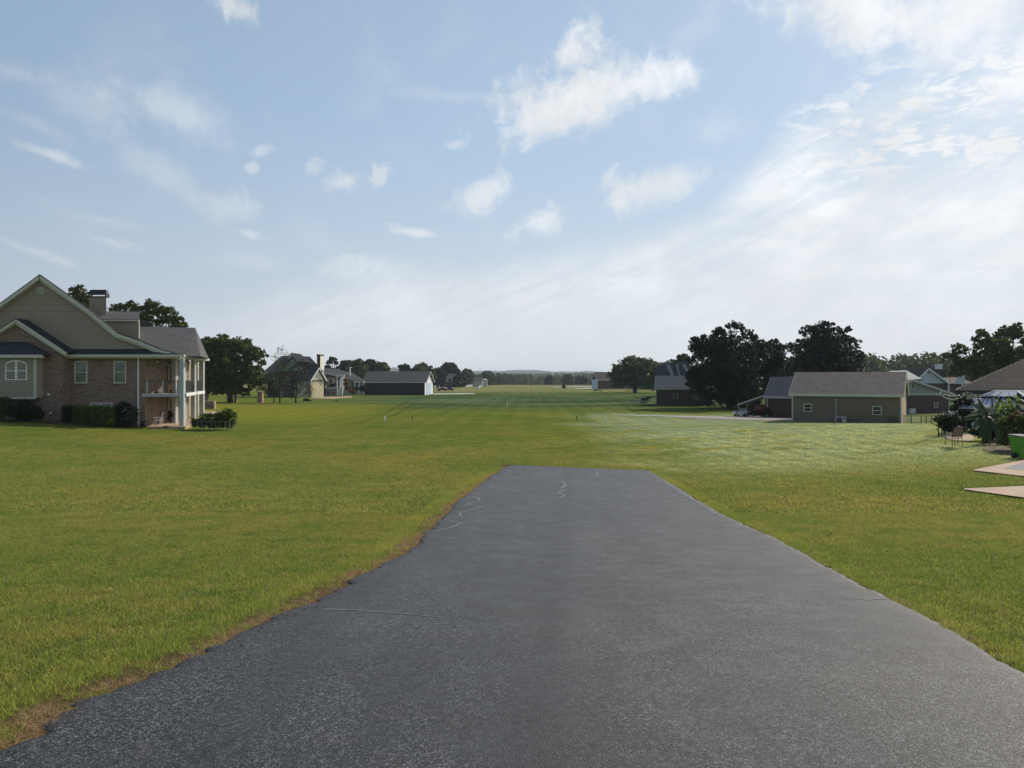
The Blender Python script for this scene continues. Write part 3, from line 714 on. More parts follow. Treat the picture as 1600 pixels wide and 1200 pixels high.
# ------------------------------------------------------------------ plants
def leaves(cent, size, seed, up=.35, flat=1.0, aspect=.7):
    """a leaf quad at every centre"""
    rng = np.random.default_rng(seed); n = len(cent)
    nrm = rng.normal(size=(n, 3)); nrm[:, 2] += up * 2; nrm /= np.linalg.norm(nrm, axis=1)[:, None]
    a = np.cross(nrm, rng.normal(size=(n, 3))); a /= np.linalg.norm(a, axis=1)[:, None]; b = np.cross(nrm, a)
    s = (size * rng.uniform(.55, 1.25, n))[:, None] * .5
    V = np.stack([cent - a * s, cent - b * s * aspect + nrm * s * .15, cent + a * s, cent + b * s * aspect + nrm * s * .15], 1).reshape(-1, 3)
    return V, np.arange(n * 4).reshape(-1, 4), np.repeat(rng.random(n), 4)
def crown_points(lobes, dens, seed, sub=.30, nsub=26, fill=.12):
    rng = np.random.default_rng(seed); out = []
    for (x, y, z, r, *sz) in lobes:
        szz = sz[0] if sz else .85
        n = max(40, int(dens * r * r)); ks = max(8, int(nsub))
        d = rng.normal(size=(ks, 3)); d /= np.linalg.norm(d, axis=1)[:, None]; d[:, 2] = np.where(d[:, 2] < -.5, -d[:, 2], d[:, 2])
        rr = rng.uniform(.50, 1.0, ks)[:, None]; sc = d * rr * r * np.array([1, 1, szz]) + [x, y, z]
        sr = rng.uniform(.55, 1.25, ks) * sub * r
        k = rng.integers(0, ks, n); g = rng.normal(size=(n, 3)); g /= np.linalg.norm(g, axis=1)[:, None]
        g = g * (rng.random(n) ** .45)[:, None]; g[:, 2] *= .75
        p = sc[k] + g * sr[k][:, None]; out.append(p)
        nf = int(n * fill); g = rng.normal(size=(nf, 3)); g /= np.linalg.norm(g, axis=1)[:, None]
        out.append(g * (rng.random(nf) ** .33)[:, None] * r * .8 * np.array([1, 1, szz]) + [x, y, z])
    return np.concatenate(out)
def tree(name, label, px, base_py, d, lobes_px, mat, leaf, dens, seed, group=None, trunk_r=.35, cat='tree', sub=.30, nsub=26, depth=.6, branches=True, zb=None, fill=.12, bark='bark', loosen=1.0):
    rng = np.random.default_rng(seed); s = d / F
    x0 = at(px, d); z0 = zf(x0, d) if zb is None else zb
    root = thing(name, label, cat, (x0, d, z0), 0, group)
    L = []
    for (lx, ly, lr) in lobes_px:
        L.append((at(lx, d) - x0, rng.uniform(-1, 1) * lr * s * depth * 1.6, up(ly, d) - z0, lr * s * loosen))
        if lr * s > 2.2 and depth > .3:   # the crown is as deep as it is wide
            for q in (-1, 1): L.append((at(lx, d) - x0 + rng.normal() * lr * s * .15, q * lr * s * rng.uniform(.7, 1.2), up(ly + lr * .12, d) - z0, lr * s * .85 * loosen))
    P = crown_points(L, dens, seed, sub, nsub, fill)
    P = P[P[:, 2] > .15]
    V, Fq, sh = leaves(P, leaf, seed + 1)
    top = max(l[2] for l in L)
    mb = MB(); fork = min(top * .38, 4.5)
    mb.tube([(0, 0, -.3), (.03, 0, fork * .5), (rng.normal() * .2, rng.normal() * .2, fork), (rng.normal() * .4, 0, top * .72)], [trunk_r * 1.25, trunk_r, trunk_r * .8, trunk_r * .25], 8)
    if branches:
        for l in L[:14]:
            mb.tube([(0, 0, fork * .9), (l[0] * .5, l[1] * .5, (fork + l[2]) * .5 + .3), (l[0], l[1], l[2])], [trunk_r * .5, trunk_r * .3, trunk_r * .1], 5)
    mb.build('trunk', M[bark], root)
    raw('crown', V, Fq, M[mat], root, attrs={'shade': sh})
    return root
def shrub(name, label, px, base_py, d, lobes_px, mat, leaf, dens, seed, group=None, cat='shrub', flat_top=None, zb=None):
    return tree(name, label, px, base_py, d, lobes_px, mat, leaf, 40 / leaf ** 2, seed, group, .04, cat, sub=.34, nsub=30, depth=.5, branches=False, zb=zb, fill=.5)
def box_hedge(name, label, x0, x1, y0, y1, z0, z1, mat, leaf, n, seed, group=None):
    rng = np.random.default_rng(seed); root = thing(name, label, 'hedge', ((x0 + x1) / 2, (y0 + y1) / 2, z0), 0, group)
    p = rng.random((n, 3)); ax = rng.integers(0, 3, n); hi = rng.random(n) < .7
    for k in range(3):
        m = (ax == k); p[m, k] = np.where(hi[m], 1 - rng.random(m.sum()) ** 2 * .12, rng.random(m.sum()) ** 2 * .12)
    p[:, 2] += (rng.random(n) - .5) * .05
    c = np.stack([(p[:, 0] - .5) * (x1 - x0), (p[:, 1] - .5) * (y1 - y0), p[:, 2] * (z1 - z0)], -1)
    bul = np.sin(p[:, 2] * np.pi) * .08; c[:, 0] *= 1 + bul * .4
    c += rng.normal(size=c.shape) * leaf * .5
    V, Fq, sh = leaves(c, leaf, seed + 1); raw('foliage', V, Fq, M[mat], root, attrs={'shade': sh})
    m = MB(); w, dd, h = (x1 - x0) / 2 - .1, (y1 - y0) / 2 - .1, (z1 - z0) - .12
    for k in range(max(2, int((x1 - x0) / .5))):
        xx = -w + .15 + k * .5
        if xx > w: break
        m.tube([(xx, 0, -.1), (xx + .05, 0, h * .5), (xx, .1, h)], [.03, .02, .01], 5)
    m.build('stems', M['bark'], root)
    return root

# ------------------------------------------------------------------ gabled sheds, barns and garages
def gable(name, label, cat, px, d, base_py, eave_py, ridge_py, L, W, deg, wall, roof, trim='trim', over=.35, end=None, wins=(), endleft=None, z_base=None, group=None, corner=True, endover=.3, pane='pane_dark', soff=None):
    """ridge along local x; the front (-y) wall starts at picture column px"""
    x0 = at(px, d); zb = up(base_py, d) if z_base is None else z_base
    root = thing(name, label, cat, (x0, d, zb), R(deg), group)
    h = up(eave_py, d) - zb; dr = d + math.cos(R(deg)) * W / 2
    hr = up(ridge_py, dr) - zb
    m = MB(); m.box(0, L, 0, W, -.5, h)
    m.build('wall', M[wall], root)
    for xx in (0, L):
        e = MB(); s_ = .012 if xx else -.012
        e._add([(xx + s_, .002, h), (xx + s_, W - .002, h), (xx + s_, W / 2, hr - .05), (xx + s_ * .1, 0.002, h), (xx + s_ * .1, W - .002, h), (xx + s_ * .1, W / 2, hr - .05)],
               [(0, 1, 2), (5, 4, 3), (0, 3, 4, 1), (1, 4, 5, 2), (2, 5, 3, 0)])
        e.build('gable_end', M[end or wall], root)
    if endleft:
        g = MB(); g.box(-.03, -.002, .01, W - .01, -.5, h); g.build('end_wall', M[endleft], root)
    if end:
        g = MB(); g.box(L + .002, L + .03, .01, W - .01, -.5, h); g.build('end_wall', M[end], root)
    sl = (hr - h) / (W / 2); t = .12
    r = MB()
    for sg, yc in ((1, 0), (-1, W)):
        ye = yc - sg * over; ze = h - sl * over
        r.slab([(-endover, ye, ze), (L + endover, ye, ze), (L + endover, W / 2, hr), (-endover, W / 2, hr)][::sg], (0, 0, t))
    r.build('roof', M[roof], root)
    f = MB()
    ze = h - sl * over
    for ye, o2 in ((-over - .03, -1), (W + over + .03, 1)): f.box(-endover - .02, L + endover + .02, ye - .02, ye + .028, ze - .12, ze + t + .01)
    for xx in (-endover - .025, L + endover + .025):
        for a, b in (((xx, -over, ze), (xx, W / 2, hr)), ((xx, W + over, ze), (xx, W / 2, hr))): f.beam((a[0], a[1], a[2] - .03), (b[0], b[1], b[2] - .03), .045, .24)
    f.build('fascia', M[trim], root)
    if soff:
        q = MB(); q.box(-endover + .01, L + endover - .01, -over + .02, -.01, ze - .02, ze + .01); q.build('soffit', M[soff], root)
    if corner:
        for xx in (-.02, L - .10): c = MB(); c.box(xx, xx + .12, -.03, .1, -.3, h - .02); c.build('corner_board', M[trim], root)
    for (u, zc, w, hh) in wins:
        window(MB, root, u - w / 2, u + w / 2, zc - hh / 2, zc + hh / 2, 0, pane=pane, fw=.08, frame=trim if trim != 'trim' else 'trim')
    return root, h, hr

# ------------------------------------------------------------------ the big brick house on the left
def brick_house():
    D = 62.0
    X = lambda px, d=D: at(px, d)
    H = lambda py, d=D: up(py, d)
    zg = zf(X(222), D)
    root = thing('brick_house', 'large brown brick house with tan gable and two-storey white-posted porch', 'house', (X(140), D, zg))
    A = lambda: AB(root)
    zb = zg - .6
    zbr = H(557)                                              # top of the brickwork
    # brick body
    m = A(); m.box(X(-70), X(222), D, D + 9, zb, zbr); m.build('wall', M['brick'], root)
    # gable wall of lap siding above: outline between the rakes
    prof = [(-62, 546), (-58, 520), (62.5, 433), (139, 487), (181, 522), (215, 534), (248, 547)]
    def rake_px(py):
        """left and right edges of the siding at a row"""
        l = 62.5 - (py - 433) * (122.0 / 87); 
        r = np.interp(py, [433, 487, 522, 534, 546], [62.5, 139, 181, 214, 246]); return l, float(r)
    yg = D - .02
    def outl(z):
        py = HY - (z - EZ) / yg * F
        l, r = rake_px(max(433, min(546, py))); return [(at(max(l, -64), yg), at(r, yg))]
    m = A(); pts = [(X(-60), yg + .03, H(546)), (X(246), yg + .03, H(546)), (X(214), yg + .03, H(534)), (X(181), yg + .03, H(522)), (X(139), yg + .03, H(487)), (X(62.5), yg + .03, H(433)), (X(-60), yg + .03, H(519))]
    m.slab(pts, (0, .3, 0)); g = m.build('gable_wall', M['siding'], root)
    m = A(); siding(m, outl, yg + .025, H(546), H(434), .20, .03); m.build('lap_siding', M['siding'], root, kind='stuff')
    # rakes: two stepped cream boards and the roof edge over them
    rk = [(62.5, 429.5), (139, 483.5), (182, 519.5), (217, 531.5), (250, 545), (283, 554.5)]
    lk = [(62.5, 429.5), (-64, 521)]
    for nm, off, w, yy, mt in (('rake_board', 3.4, .24, D - .50, 'trim'), ('inner_rake_board', 7.0, .16, D - .22, 'trim'), ('roof_edge', 0.2, .10, D - .46, 'shingle')):
        m = A()
        for ch in (rk, lk):
            for (a, b), (c, e) in zip(ch[:-1], ch[1:]):
                m.beam((at(a, yy), yy, up(b + off, yy)), (at(c, yy), yy, up(e + off, yy)), .10 if nm != 'inner_rake_board' else .3, w)
        m.build(nm, M[mt], root)
    # main roof going back from the rakes
    m = A(); yb = D + 7; sx_ = -.66 * 7.5
    for ch in (rk[:5], lk):
        for (a, b), (c, e) in zip(ch[:-1], ch[1:]):
            p = (at(a, D - .5), D - .55, up(b, D - .5)); q = (at(c, D - .5), D - .55, up(e, D - .5))
            m.slab([p, q, (q[0] + sx_, yb, q[2]), (p[0] + sx_, yb, p[2])], (0, 0, .06))
    m.build('roof', M['shingle'], root)
    # dark pent roof under the gable and the long gutter
    m = A(); m.slab([(X(82, D - .7), D - .7, H(554, D - .7)), (X(281, D - .7), D - .7, H(554, D - .7)), (X(248), D + .0, H(545.5)), (X(98), D + .0, H(545.5))], (0, 0, -.08)); m.build('pent_roof', M['shingle_dark'], root)
    m = A(); m.box(X(84, D - .7), X(289, D - .7), D - .84, D - .62, H(557.5, D - .7), H(554, D - .7)); m.build('gutter', M['trim'], root)
    m = A(); m.box(X(86), X(284), D - .60, D + .2, H(560), H(557.2)); m.build('fascia', M['trim'], root)
    # brick gable bay on the far left, standing a little forward
    yv = D - 1.0
    m = A(); pts = [(X(-50, yv), yv, zb), (X(98, yv), yv, zb), (X(98, yv), yv, H(551, yv)), (X(25.5, yv), yv, H(503, yv)), (X(-50, yv), yv, H(551, yv))]
    m.slab(pts, (0, 1.0, 0)); m.build('gable_bay_wall', M['brick'], root)
    m = A()
    for off, w, yy in ((2.2, .22, yv - .42), (6.2, .16, yv - .2)):
        for c, e in ((104, 551.5), (-62, 555)): m.beam((at(25.5, yy), yy, up(498.5 + off, yy)), (at(c, yy), yy, up(e + off * .6, yy)), .1 if off < 4 else .34, w)
    m.build('bay_rake_board', M['trim'], root)
    m = A()
    for c, e in ((105, 551), (-62, 555)):
        p = (at(25.5, yv - .45), yv - .48, up(498.6, yv - .45)); q = (at(c, yv - .45), yv - .48, up(e, yv - .45)); m.slab([p, q, (q[0], D, q[2]), (p[0], D, p[2])], (0, 0, .06))
    m.build('bay_roof', M['shingle_dark'], root)
    # box bay with an arched pair of windows and its own hipped roof
    ys = D - 2.0; x0, x1 = X(-26, ys), X(55, ys)
    m = A(); m.box(x0, x1, ys, yv + .02, H(622, ys), H(556, ys)); bb = m.build('box_bay', M['siding_bay'], root)
    m = A(); siding(m, lambda z: [(x0, x1)], ys, H(622, ys), H(557, ys), .20, .03); m.build('bay_siding', M['siding_bay'], root, kind='stuff')
    m = A(); m.box(x1 - .10, x1 + .03, ys - .05, ys + .12, H(622, ys), H(558, ys)); m.box(x0, x1 + .03, ys - .055, ys + .05, H(623.5, ys), H(620.8, ys)); m.build('corner_board', M['trim'], root)
    yf = ys - .45
    m = A(); m.box(X(-34, yf), X(65, yf), yf, yf + .14, H(559, yf), H(554.2, yf)); m.box(X(-32, yf), X(63, yf), yf + .14, ys + .1, H(558.5, yf), H(556.8, yf)); m.build('bay_fascia', M['trim'], root)
    m = A(); a = (X(-34, yf), yf, H(554, yf)); b = (X(65, yf), yf, H(554, yf)); c = (X(44, yv), yv - .02, H(534, yv)); e = (X(-16, yv), yv - .02, H(534, yv))
    m.face(a, b, c, e); m.face(b, (X(65, yf), yv - .02, H(554, yf)), c); m.face((X(-34, yf), yv - .02, H(554, yf)), a, e); m.build('hipped_bay_roof', M['shingle_dark'], root)
    # arched double window
    w = A(); xa, xb, za, zs = X(9, ys), X(43, ys), H(594, ys), H(568.5, ys); xc = (xa + xb) / 2; rise = H(563.5, ys) - zs
    def arch(x): return zs + rise * (1 - ((x - xc) / ((xb - xa) / 2)) ** 2)
    w.box(xa, xa + .09, ys - .08, ys + .02, za, zs + .02); w.box(xb - .09, xb, ys - .08, ys + .02, za, zs + .02); w.box(xa + .09, xb - .09, ys - .08, ys + .02, za, za + .09)
    w.box(xc - .09, xc + .09, ys - .078, ys + .02, za + .09, arch(xc) - .05); w.box(xa + .09, xb - .09, ys - .07, ys + .02, H(579.2, ys) - .035, H(579.2, ys) + .035)
    n = 12
    for k in range(n):
        p, q = xa + (xb - xa) * k / n, xa + (xb - xa) * (k + 1) / n
        w.slab([(p, ys - .08, arch(p) - .07), (q, ys - .08, arch(q) - .07), (q, ys - .08, arch(q) + .05), (p, ys - .08, arch(p) + .05)], (0, .1, 0))
    wd = w.build('arched_window', M['white'], root)
    p = A(); ring = [(xa + .06, ys - .028, za + .05), (xb - .06, ys - .028, za + .05)] + [(xb - .06 - (xb - xa - .12) * k / 10, ys - .028, arch(xb - .06 - (xb - xa - .12) * k / 10) - .03) for k in range(11)]
    p.slab(ring, (0, .02, 0)); p.build('pane', M['pane'], wd)
    # windows in the brick wall
    for a, b, c, e, pn in ((117, 137, 564.2, 599, 'pane'), (178, 197.2, 564.2, 599, 'pane')):
        window(A, root, X(a), X(b), H(e), H(c), D, pane=pn, frame='trim')
    window(A, root, X(140.5), X(176), H(641), H(629), D, ('v',), frame='trim', name='basement_window', pane='pane_pale')
    # sills
    for a, b, c in ((116, 138, 599), (177, 198.5, 599)): m = A(); m.box(X(a), X(b), D - .09, D + .02, H(c + 1.4), H(c) - .005); m.build('window_sill', M['brick'], root)
    for px, py, w_ in ((76.5, 616, .10), (79, 645.5, .07)):
        m = A(); yy = yv; m.box(X(px, yy) - w_, X(px, yy) + w_, yy - .06, yy + .01, H(py, yy) - .09, H(py, yy) + .09); m.build('vent_cover', M['white'], root)
    m = A(); c = Vector((X(63.3), D - .10, H(455.3))); m.tube([c, c + Vector((0, .12, 0))], .36, 24); rv = m.build('round_vent', M['trim'], root)
    m = A()
    for k in range(-4, 5): 
        hw = math.sqrt(max(0, .27 ** 2 - (k * .058) ** 2)); m.box(c.x - hw, c.x + hw, c.y - .03, c.y - .006, c.z + k * .058 - .014, c.z + k * .058 + .018)
    m.build('louvre', M['panel'], rv)
    # chimney behind the gable
    dc = D + 7.5
    m = A(); m.slab([(X(139.5, dc), dc, H(520, dc)), (X(166, dc), dc, H(520, dc)), (X(166, dc), dc, H(463.5, dc)), (X(139.5, dc), dc, H(463.5, dc))], (-.5, .9, 0)); ch = m.build('chimney', M['siding'], root)
    m = A(); siding(m, lambda z: [(X(139.5, dc), X(166, dc))], dc, H(500, dc), H(464, dc), .21, .03); m.build('chimney_siding', M['siding'], ch)
    m = A(); xl, xr = X(138.3, dc), X(167.2, dc)
    m.box(xl, xr, dc - .1, dc + .45, H(464.5, dc), H(462.8, dc))
    for q in (xl + .02, xr - .14): 
        for yy in (dc - .08, dc + .35): m.box(q, q + .12, yy, yy + .12, H(462.8, dc), H(460, dc))
    m._add([(xl, dc - .1, H(460.2, dc)), (xr, dc - .1, H(460.2, dc)), (xr, dc + .45, H(460.2, dc)), (xl, dc + .45, H(460.2, dc)),
            (xl + .15, dc + .05, H(452.5, dc)), (xr - .15, dc + .05, H(452.5, dc)), (xr - .15, dc + .35, H(452.5, dc)), (xl + .15, dc + .35, H(452.5, dc))],
           [(0, 3, 2, 1), (4, 5, 6, 7), (0, 1, 5, 4), (1, 2, 6, 5), (2, 3, 7, 6), (3, 0, 4, 7)])
    m.build('chimney_cap', M['black'], ch)
    # shed dormer with its lap-sided wall
    dd = D + 6.0
    m = A(); m.slab([(X(150, dd), dd, H(545, dd)), (X(217.5, dd), dd, H(545, dd)), (X(217.5, dd), dd, H(501, dd)), (X(150, dd), dd, H(501, dd))], (-1.9, 3.4, 0)); dm = m.build('dormer', M['siding'], root)
    m = A(); siding(m, lambda z: [(X(150, dd), X(217.5, dd))], dd, H(533, dd), H(502, dd), .20, .03); m.build('dormer_siding', M['siding'], dm)
    m = A(); m.box(X(150, dd), X(219.5, dd), dd - .35, dd - .2, H(502.2, dd), H(500, dd)); m.box(X(216.4, dd), X(217.8, dd), dd - .05, dd + .05, H(530, dd), H(502.2, dd)); m.build('dormer_fascia', M['trim'], dm)
    m = A(); m.slab([(X(150, dd), dd - .35, H(500, dd)), (X(219.8, dd), dd - .35, H(500, dd)), (X(218.6, dd + 3.2), dd + 3.2, H(488, dd + 3.2)), (X(150, dd + 3.2), dd + 3.2, H(487, dd + 3.2))], (0, 0, .06)); m.build('dormer_roof', M['shingle'], dm)
    db = D + 11.5
    m = A(); m.slab([(X(205, db), db, H(512, db)), (X(238, db), db, H(512, db)), (X(229, db), db, H(501, db)), (X(205, db), db, H(501, db))], (-1.2, 2, 0)); m.build('rear_dormer', M['shingle'], root)
    # rear roof over the porch
    dr = D + 10.5
    E1 = (X(150, D + 1), D + .6, H(552, D + 1)); E2 = (X(290, D + .2), D + .2, H(556, D + .2)); E3 = (X(326.5, D + 14), D + 14, H(560.6, D + 14))
    R1 = (X(165, dr), dr, H(509.5, dr)); R2 = (X(305, dr), dr, H(512, dr)); K = (X(313.5, D + 11), D + 11, H(556.5, D + 11))
    K = (X(313.5, D + .6), D + .6, H(556.8, D + .6)); E2 = (X(290, D + .15), D + .15, H(556.6, D + .15))
    m = A(); m.face(E1, E2, K, R2, R1); m.face(K, E3, R2); m.face(R2, E3, (E3[0] - 8, E3[1] + 4, E3[2]))
    m.face(R1, R2, (E3[0] - 8, E3[1] + 4, E3[2]), (E1[0], E3[1] + 4, E3[2])); m.build('rear_roof', M['shingle'], root)
    # porch floor outline: a skewed deck
    C0 = (X(285), D); C1 = (X(302.5, 69.5), 69.5); C2 = (X(316, 76), 76.0)
    m = A()
    m.beam((E2[0] - .1, D + .1, H(557.2)), (X(306, 69.5), 69.5, H(560.8, 69.5)), .14, .17); m.beam((X(306, 69.5), 69.5, H(561, 69.5)), (E3[0], E3[1], E3[2] - .1), .14, .2)
    m.build('side_gutter', M['trim'], root)
    # soffit / ceiling of the upper porch
    m = A(); m.slab([(X(223), D + .02, H(558.2)), (C0[0] + .3, D + .02, H(558.2)), (C2[0] + .6, C2[1], H(558.2)), (X(223) - 1, C2[1], H(558.2))], (0, 0, .06)); m.build('porch_ceiling', M['panel'], root)
    zd = H(615.0); zd0 = H(619.8)
    m = A(); m.slab([(X(222) + .02, D + .08, zd0 + .04), (C0[0] - .05, D + .08, zd0 + .04), (C2[0] - .2, C2[1] - .1, zd0 + .04), (X(222) - 2, C2[1] - .1, zd0 + .04)], (0, 0, zd - zd0 - .08)); m.build('deck', M['panel'], root)
    m = A(); m.box(X(222) + .01, C0[0] - .2, D - .06, D + .07, zd0, zd); m.build('deck_beam', M['post'], root)
    for (p, q, t) in ((C0, C1, 0), (C1, C2, 1)):
        m = A(); m.beam((p[0] + .12 + .15, p[1] + .1, (zd + zd0) / 2 + .02), (q[0] + .12 + .15, q[1] - .1, (zd + zd0) / 2 + .02), .10, zd - zd0 + .02); m.build('deck_beam', M['white'], root)  # side beams coloured white for the sunlight on them, front beam stays grey
    # posts
    zp = zg - .25
    posts = [(C0[0], C0[1], .42, 'post'), (C1[0], C1[1], .42, 'panel'), (C2[0], C2[1], .42, 'panel'),
             (X(272.8, 65.5), 65.5, .40, 'panel'), (X(288, 70), 70.0, .36, 'panel'), (X(307.5, 79), 79.0, .40, 'panel')]
    for x, y, w_, mt in posts:
        w_ *= .88; m = A(); m.box(x - w_ / 2, x + w_ / 2, y - w_ / 2, y + w_ / 2, zp, H(558.2)); m.box(x - w_ / 2 - .04, x + w_ / 2 + .04, y - w_ / 2 - .04, y + w_ / 2 + .04, zp, zp + .28); m.build('porch_post', M[mt], root)
    m = A(); m.box(X(222.2), X(222.2) + .22, D + .02, D + .3, zb, H(558)); m.build('corner_pilaster', M['brick'], root)
    # railings: rails and balusters, one per bay
    zr0, zr1 = zd + .10, H(595.2)
    def railing(p, q):
        m = A(); m.beam((*p, zr1), (*q, zr1), .07, .07); m.beam((*p, zr0), (*q, zr0), .05, .05); n = max(2, int(math.dist(p, q) / .13))
        for k in range(n + 1):
            t = k / n; x, y = p[0] + (q[0] - p[0]) * t, p[1] + (q[1] - p[1]) * t; m.box(x - .014, x + .014, y - .014, y + .014, zr0, zr1)
        m.build('railing', M['black'], root)
    xm = X(254); railing((X(226), D + .12), (xm - .06, D + .12)); railing((xm + .06, D + .12), (C0[0] - .22, D + .12)); railing((C0[0] + .05, C0[1] + .25), (C1[0] + .02, C1[1] - .25)); railing((C1[0] + .05, C1[1] + .25), (C2[0] + .02, C2[1] - .25))
    for px in (228.5, 253.8, 277): m = A(); m.box(X(px) - .05, X(px) + .05, D + .08, D + .18, zd, zr1 + .04); m.build('railing_post', M['post'], root)
    # back wall of the porch and its windows, both storeys
    yw = D + 4.6
    m = A(); m.box(X(222) - .5, X(271.5, yw), yw, yw + .3, zb, H(558.2)); m.build('porch_wall', M['brick'], root)
    m = A(); m.box(X(271.7, yw), X(276.5, yw), yw + .02, yw + .25, zb, H(558.3)); m.build('porch_wall_panel', M['panel'], root)
    m = A(); m.slab([(X(271, yw), yw + .3, zb), (X(298, D + 15), D + 15, zb), (X(298, D + 15), D + 15, H(558.3)), (X(271, yw), yw + .3, H(558.3))], (-.2, .05, 0)); m.build('side_wall', M['siding'], root)
    for a, b, c, e, pn in ((237.3, 246.5, 568.5, 595.5, 'pane_dark'), (256, 264.8, 569.5, 595, 'pane_dark'), (238, 246.6, 622, 650.2, 'pane_pale'), (256, 265.3, 620.5, 646, 'pane')):
        window(A, root, X(a, yw), X(b, yw), H(e, yw), H(c, yw), yw, pane=pn, frame='trim')
    for a, b, c, e in ((224.5, 235.5, 562, 614, ), (224.8, 231.5, 624, 668)):
        m = A(); m.box(X(a, yw), X(b, yw), yw - .05, yw + .02, H(e, yw), H(c, yw)); dr_ = m.build('door', M['dark'], root)
        m = A(); m.ball((X(b, yw) - .1, yw - .09, (H(e, yw) + H(c, yw)) / 2), .04); m.build('handle', M['grey_metal'], dr_)
    for px, py in ((268.5, 571), (247.5, 619.5), (268.8, 621.5)):
        m = A(); yy = yw - .12; m.box(X(px, yy) - .09, X(px, yy) + .09, yy - .08, yy + .1, H(py, yy) - .08, H(py, yy) + .08); m.build('wall_lamp', M['lampglass'], root)
    m = A(); yy = D + 2.3; m.tube([(X(245, yy), yy, H(558.5)), (X(245, yy), yy, H(562, yy))], .03)
    for k in range(5): t = k * 1.2566; m.beam((X(245, yy), yy, H(562.6, yy)), (X(245, yy) + .62 * math.cos(t), yy + .62 * math.sin(t), H(562.6, yy)), .13, .015)
    fan = m.build('ceiling_fan', M['black'], root); m = A(); m.ball((X(245, yy), yy, H(565.0, yy)), .10, sz=.6); m.tube([(X(245, yy), yy, H(564.8, yy)), (X(245, yy), yy, H(566.2, yy))], .12, 12); m.build('fan_light', M['lampglass'], fan)
    # downspout
    m = A(); m.box(X(216), X(217.7), D - .14, D - .02, zg - .2, H(558)); m.box(X(215.6), X(218), D - .16, D + .01, H(585.5), H(584)); m.build('downspout', M['white'], root)
    # patio slab
    m = A(); m.slab([(X(239.5), D - 1.2, zp), (X(299), D - 1.2, zp), (C2[0] + 1.2, C2[1], zp), (X(239.5) - 2, C2[1], zp)], (0, 0, H(665.0, D) - zp)); m.build('patio', M['concrete'], root)
    return root, zg
house, HZ = brick_house()
def house_bits():
    D = 62.0; X = lambda px, d=D: at(px, d); H = lambda py, d=D: up(py, d)
    zp = H(665.0, D)
    # porch furniture and pots: each a thing
    def rocker(px, d, z, label, mat, rz=0.0, s=1.0):
        r = thing('porch_chair', label, 'chair', (X(px, d), d, z), rz, 'chairs on the porch')
        m = MB(); m.box(-.28, .28, -.26, .26, .38, .43); m.build('seat', M[mat], r)
        m = MB(); 
        for k in range(5): m.beam((-.22 + k * .11, .24, .42), (-.22 + k * .11, .40, 1.05), .06, .02, (0, 1, 0))
        m.beam((-.28, .40, 1.05), (.28, .40, 1.05), .05, .08); m.build('backrest', M[mat], r)
        for sx in (-1, 1):
            m = MB(); m.box(sx * .27 - .02, sx * .27 + .02, -.25, -.21, 0.02, .62); m.build('leg', M[mat], r); m = MB(); m.box(sx * .27 - .02, sx * .27 + .02, .21, .25, 0.02, .62); m.build('leg', M[mat], r)
            m = MB(); m.box(sx * .29 - .04, sx * .29 + .04, -.30, .30, .62, .65); m.build('armrest', M[mat], r)
        return r
    rocker(247, D + 1.2, zp, 'white slatted patio chair on the ground-floor patio of the brick house', 'white', R(-50))
    rocker(233, D + 2.0, H(615) , 'dark porch chair behind the upper railing, left of the middle rail post', 'black', R(20))
    rocker(262, D + 2.0, H(615), 'brown porch chair behind the upper railing, right of the middle rail post', 'wood', R(-15))
    rocker(297, 68.0, H(615), 'dark porch chair behind the side railing beyond the corner post', 'black', R(40))
    t = thing('plant_stand', 'dark metal plant stand against the ground-floor porch wall', 'plant stand', (X(261, D + 3.4), D + 3.4, zp))
    m = MB(); m.box(-.35, .35, -.2, .2, .72, .76); m.build('tabletop', M['black'], t)
    for sx in (-.3, .3):
        for sy in (-.16, .16): m = MB(); m.box(sx - .015, sx + .015, sy - .015, sy + .015, 0, .72); m.build('leg', M['black'], t)
    shrub('potted_fern', 'dark trailing fern hanging over a stand on the ground-floor porch', 266, 660, D + 3.1, [(265, 645, 4), (266, 649, 4.5), (264, 653, 3.5), (266.5, 656, 2)], 'leaf_dark', .10, 900, 5, cat='fern', zb=zp + .02)
    pt = thing('plant_pot', 'terracotta pot at the patio edge beside the grey porch post', 'pot', (X(261, D - 1.0), D - 1.0, H(668.5)))
    m = MB(); m.tube([(0, 0, 0), (0, 0, .05), (0, 0, .18), (0, 0, .2)], [.2, .22, .27, .28], 14); m.build('bowl', M['mulch'], pt)
    m = MB(); m.tube([(0, 0, .2), (0, 0, .24)], [.31, .31], 14); m.build('rim', M['brick_pink'], pt)
    bn = thing('bin', 'small black bin beside the downspout of the brick house', 'bin', (X(224.5, D - .5), D - .5, H(668)))
    m = MB(); m.tube([(0, 0, 0), (0, 0, .55)], [.14, .18], 12); m.build('body', M['black'], bn); m = MB(); m.tube([(0, 0, .55), (0, 0, .6)], [.2, .16], 12); m.build('lid', M['black'], bn)
    # planting along the front
    shrub('foundation_shrub', 'light green shrub cut by the left picture edge below the arched window', 4, 655, D - 3.2, [(0, 630, 12), (-10, 636, 16), (8, 635, 9), (5, 645, 12), (-4, 648, 12)], 'leaf_light', .14, 700, 21, cat='shrub')
    shrub('foundation_shrub', 'wide dark shrub under the tan box bay with the arched window', 44, 656, D - 2.9, [(32, 641, 14), (46, 637, 14), (60, 643, 12), (44, 648, 14), (24, 647, 11), (56, 650, 10), (34, 651, 10)], 'leaf_dark', .13, 700, 22, cat='shrub')
    z0 = zf(X(140), D - 2) - .1
    box_hedge('clipped_hedge', 'long clipped box hedge with bright green top under the basement window', X(118, 59.3), X(176, 59.3), 58.9, 60.4, z0, H(636.5, 59.3), 'hedge', .10, 15000, 31)
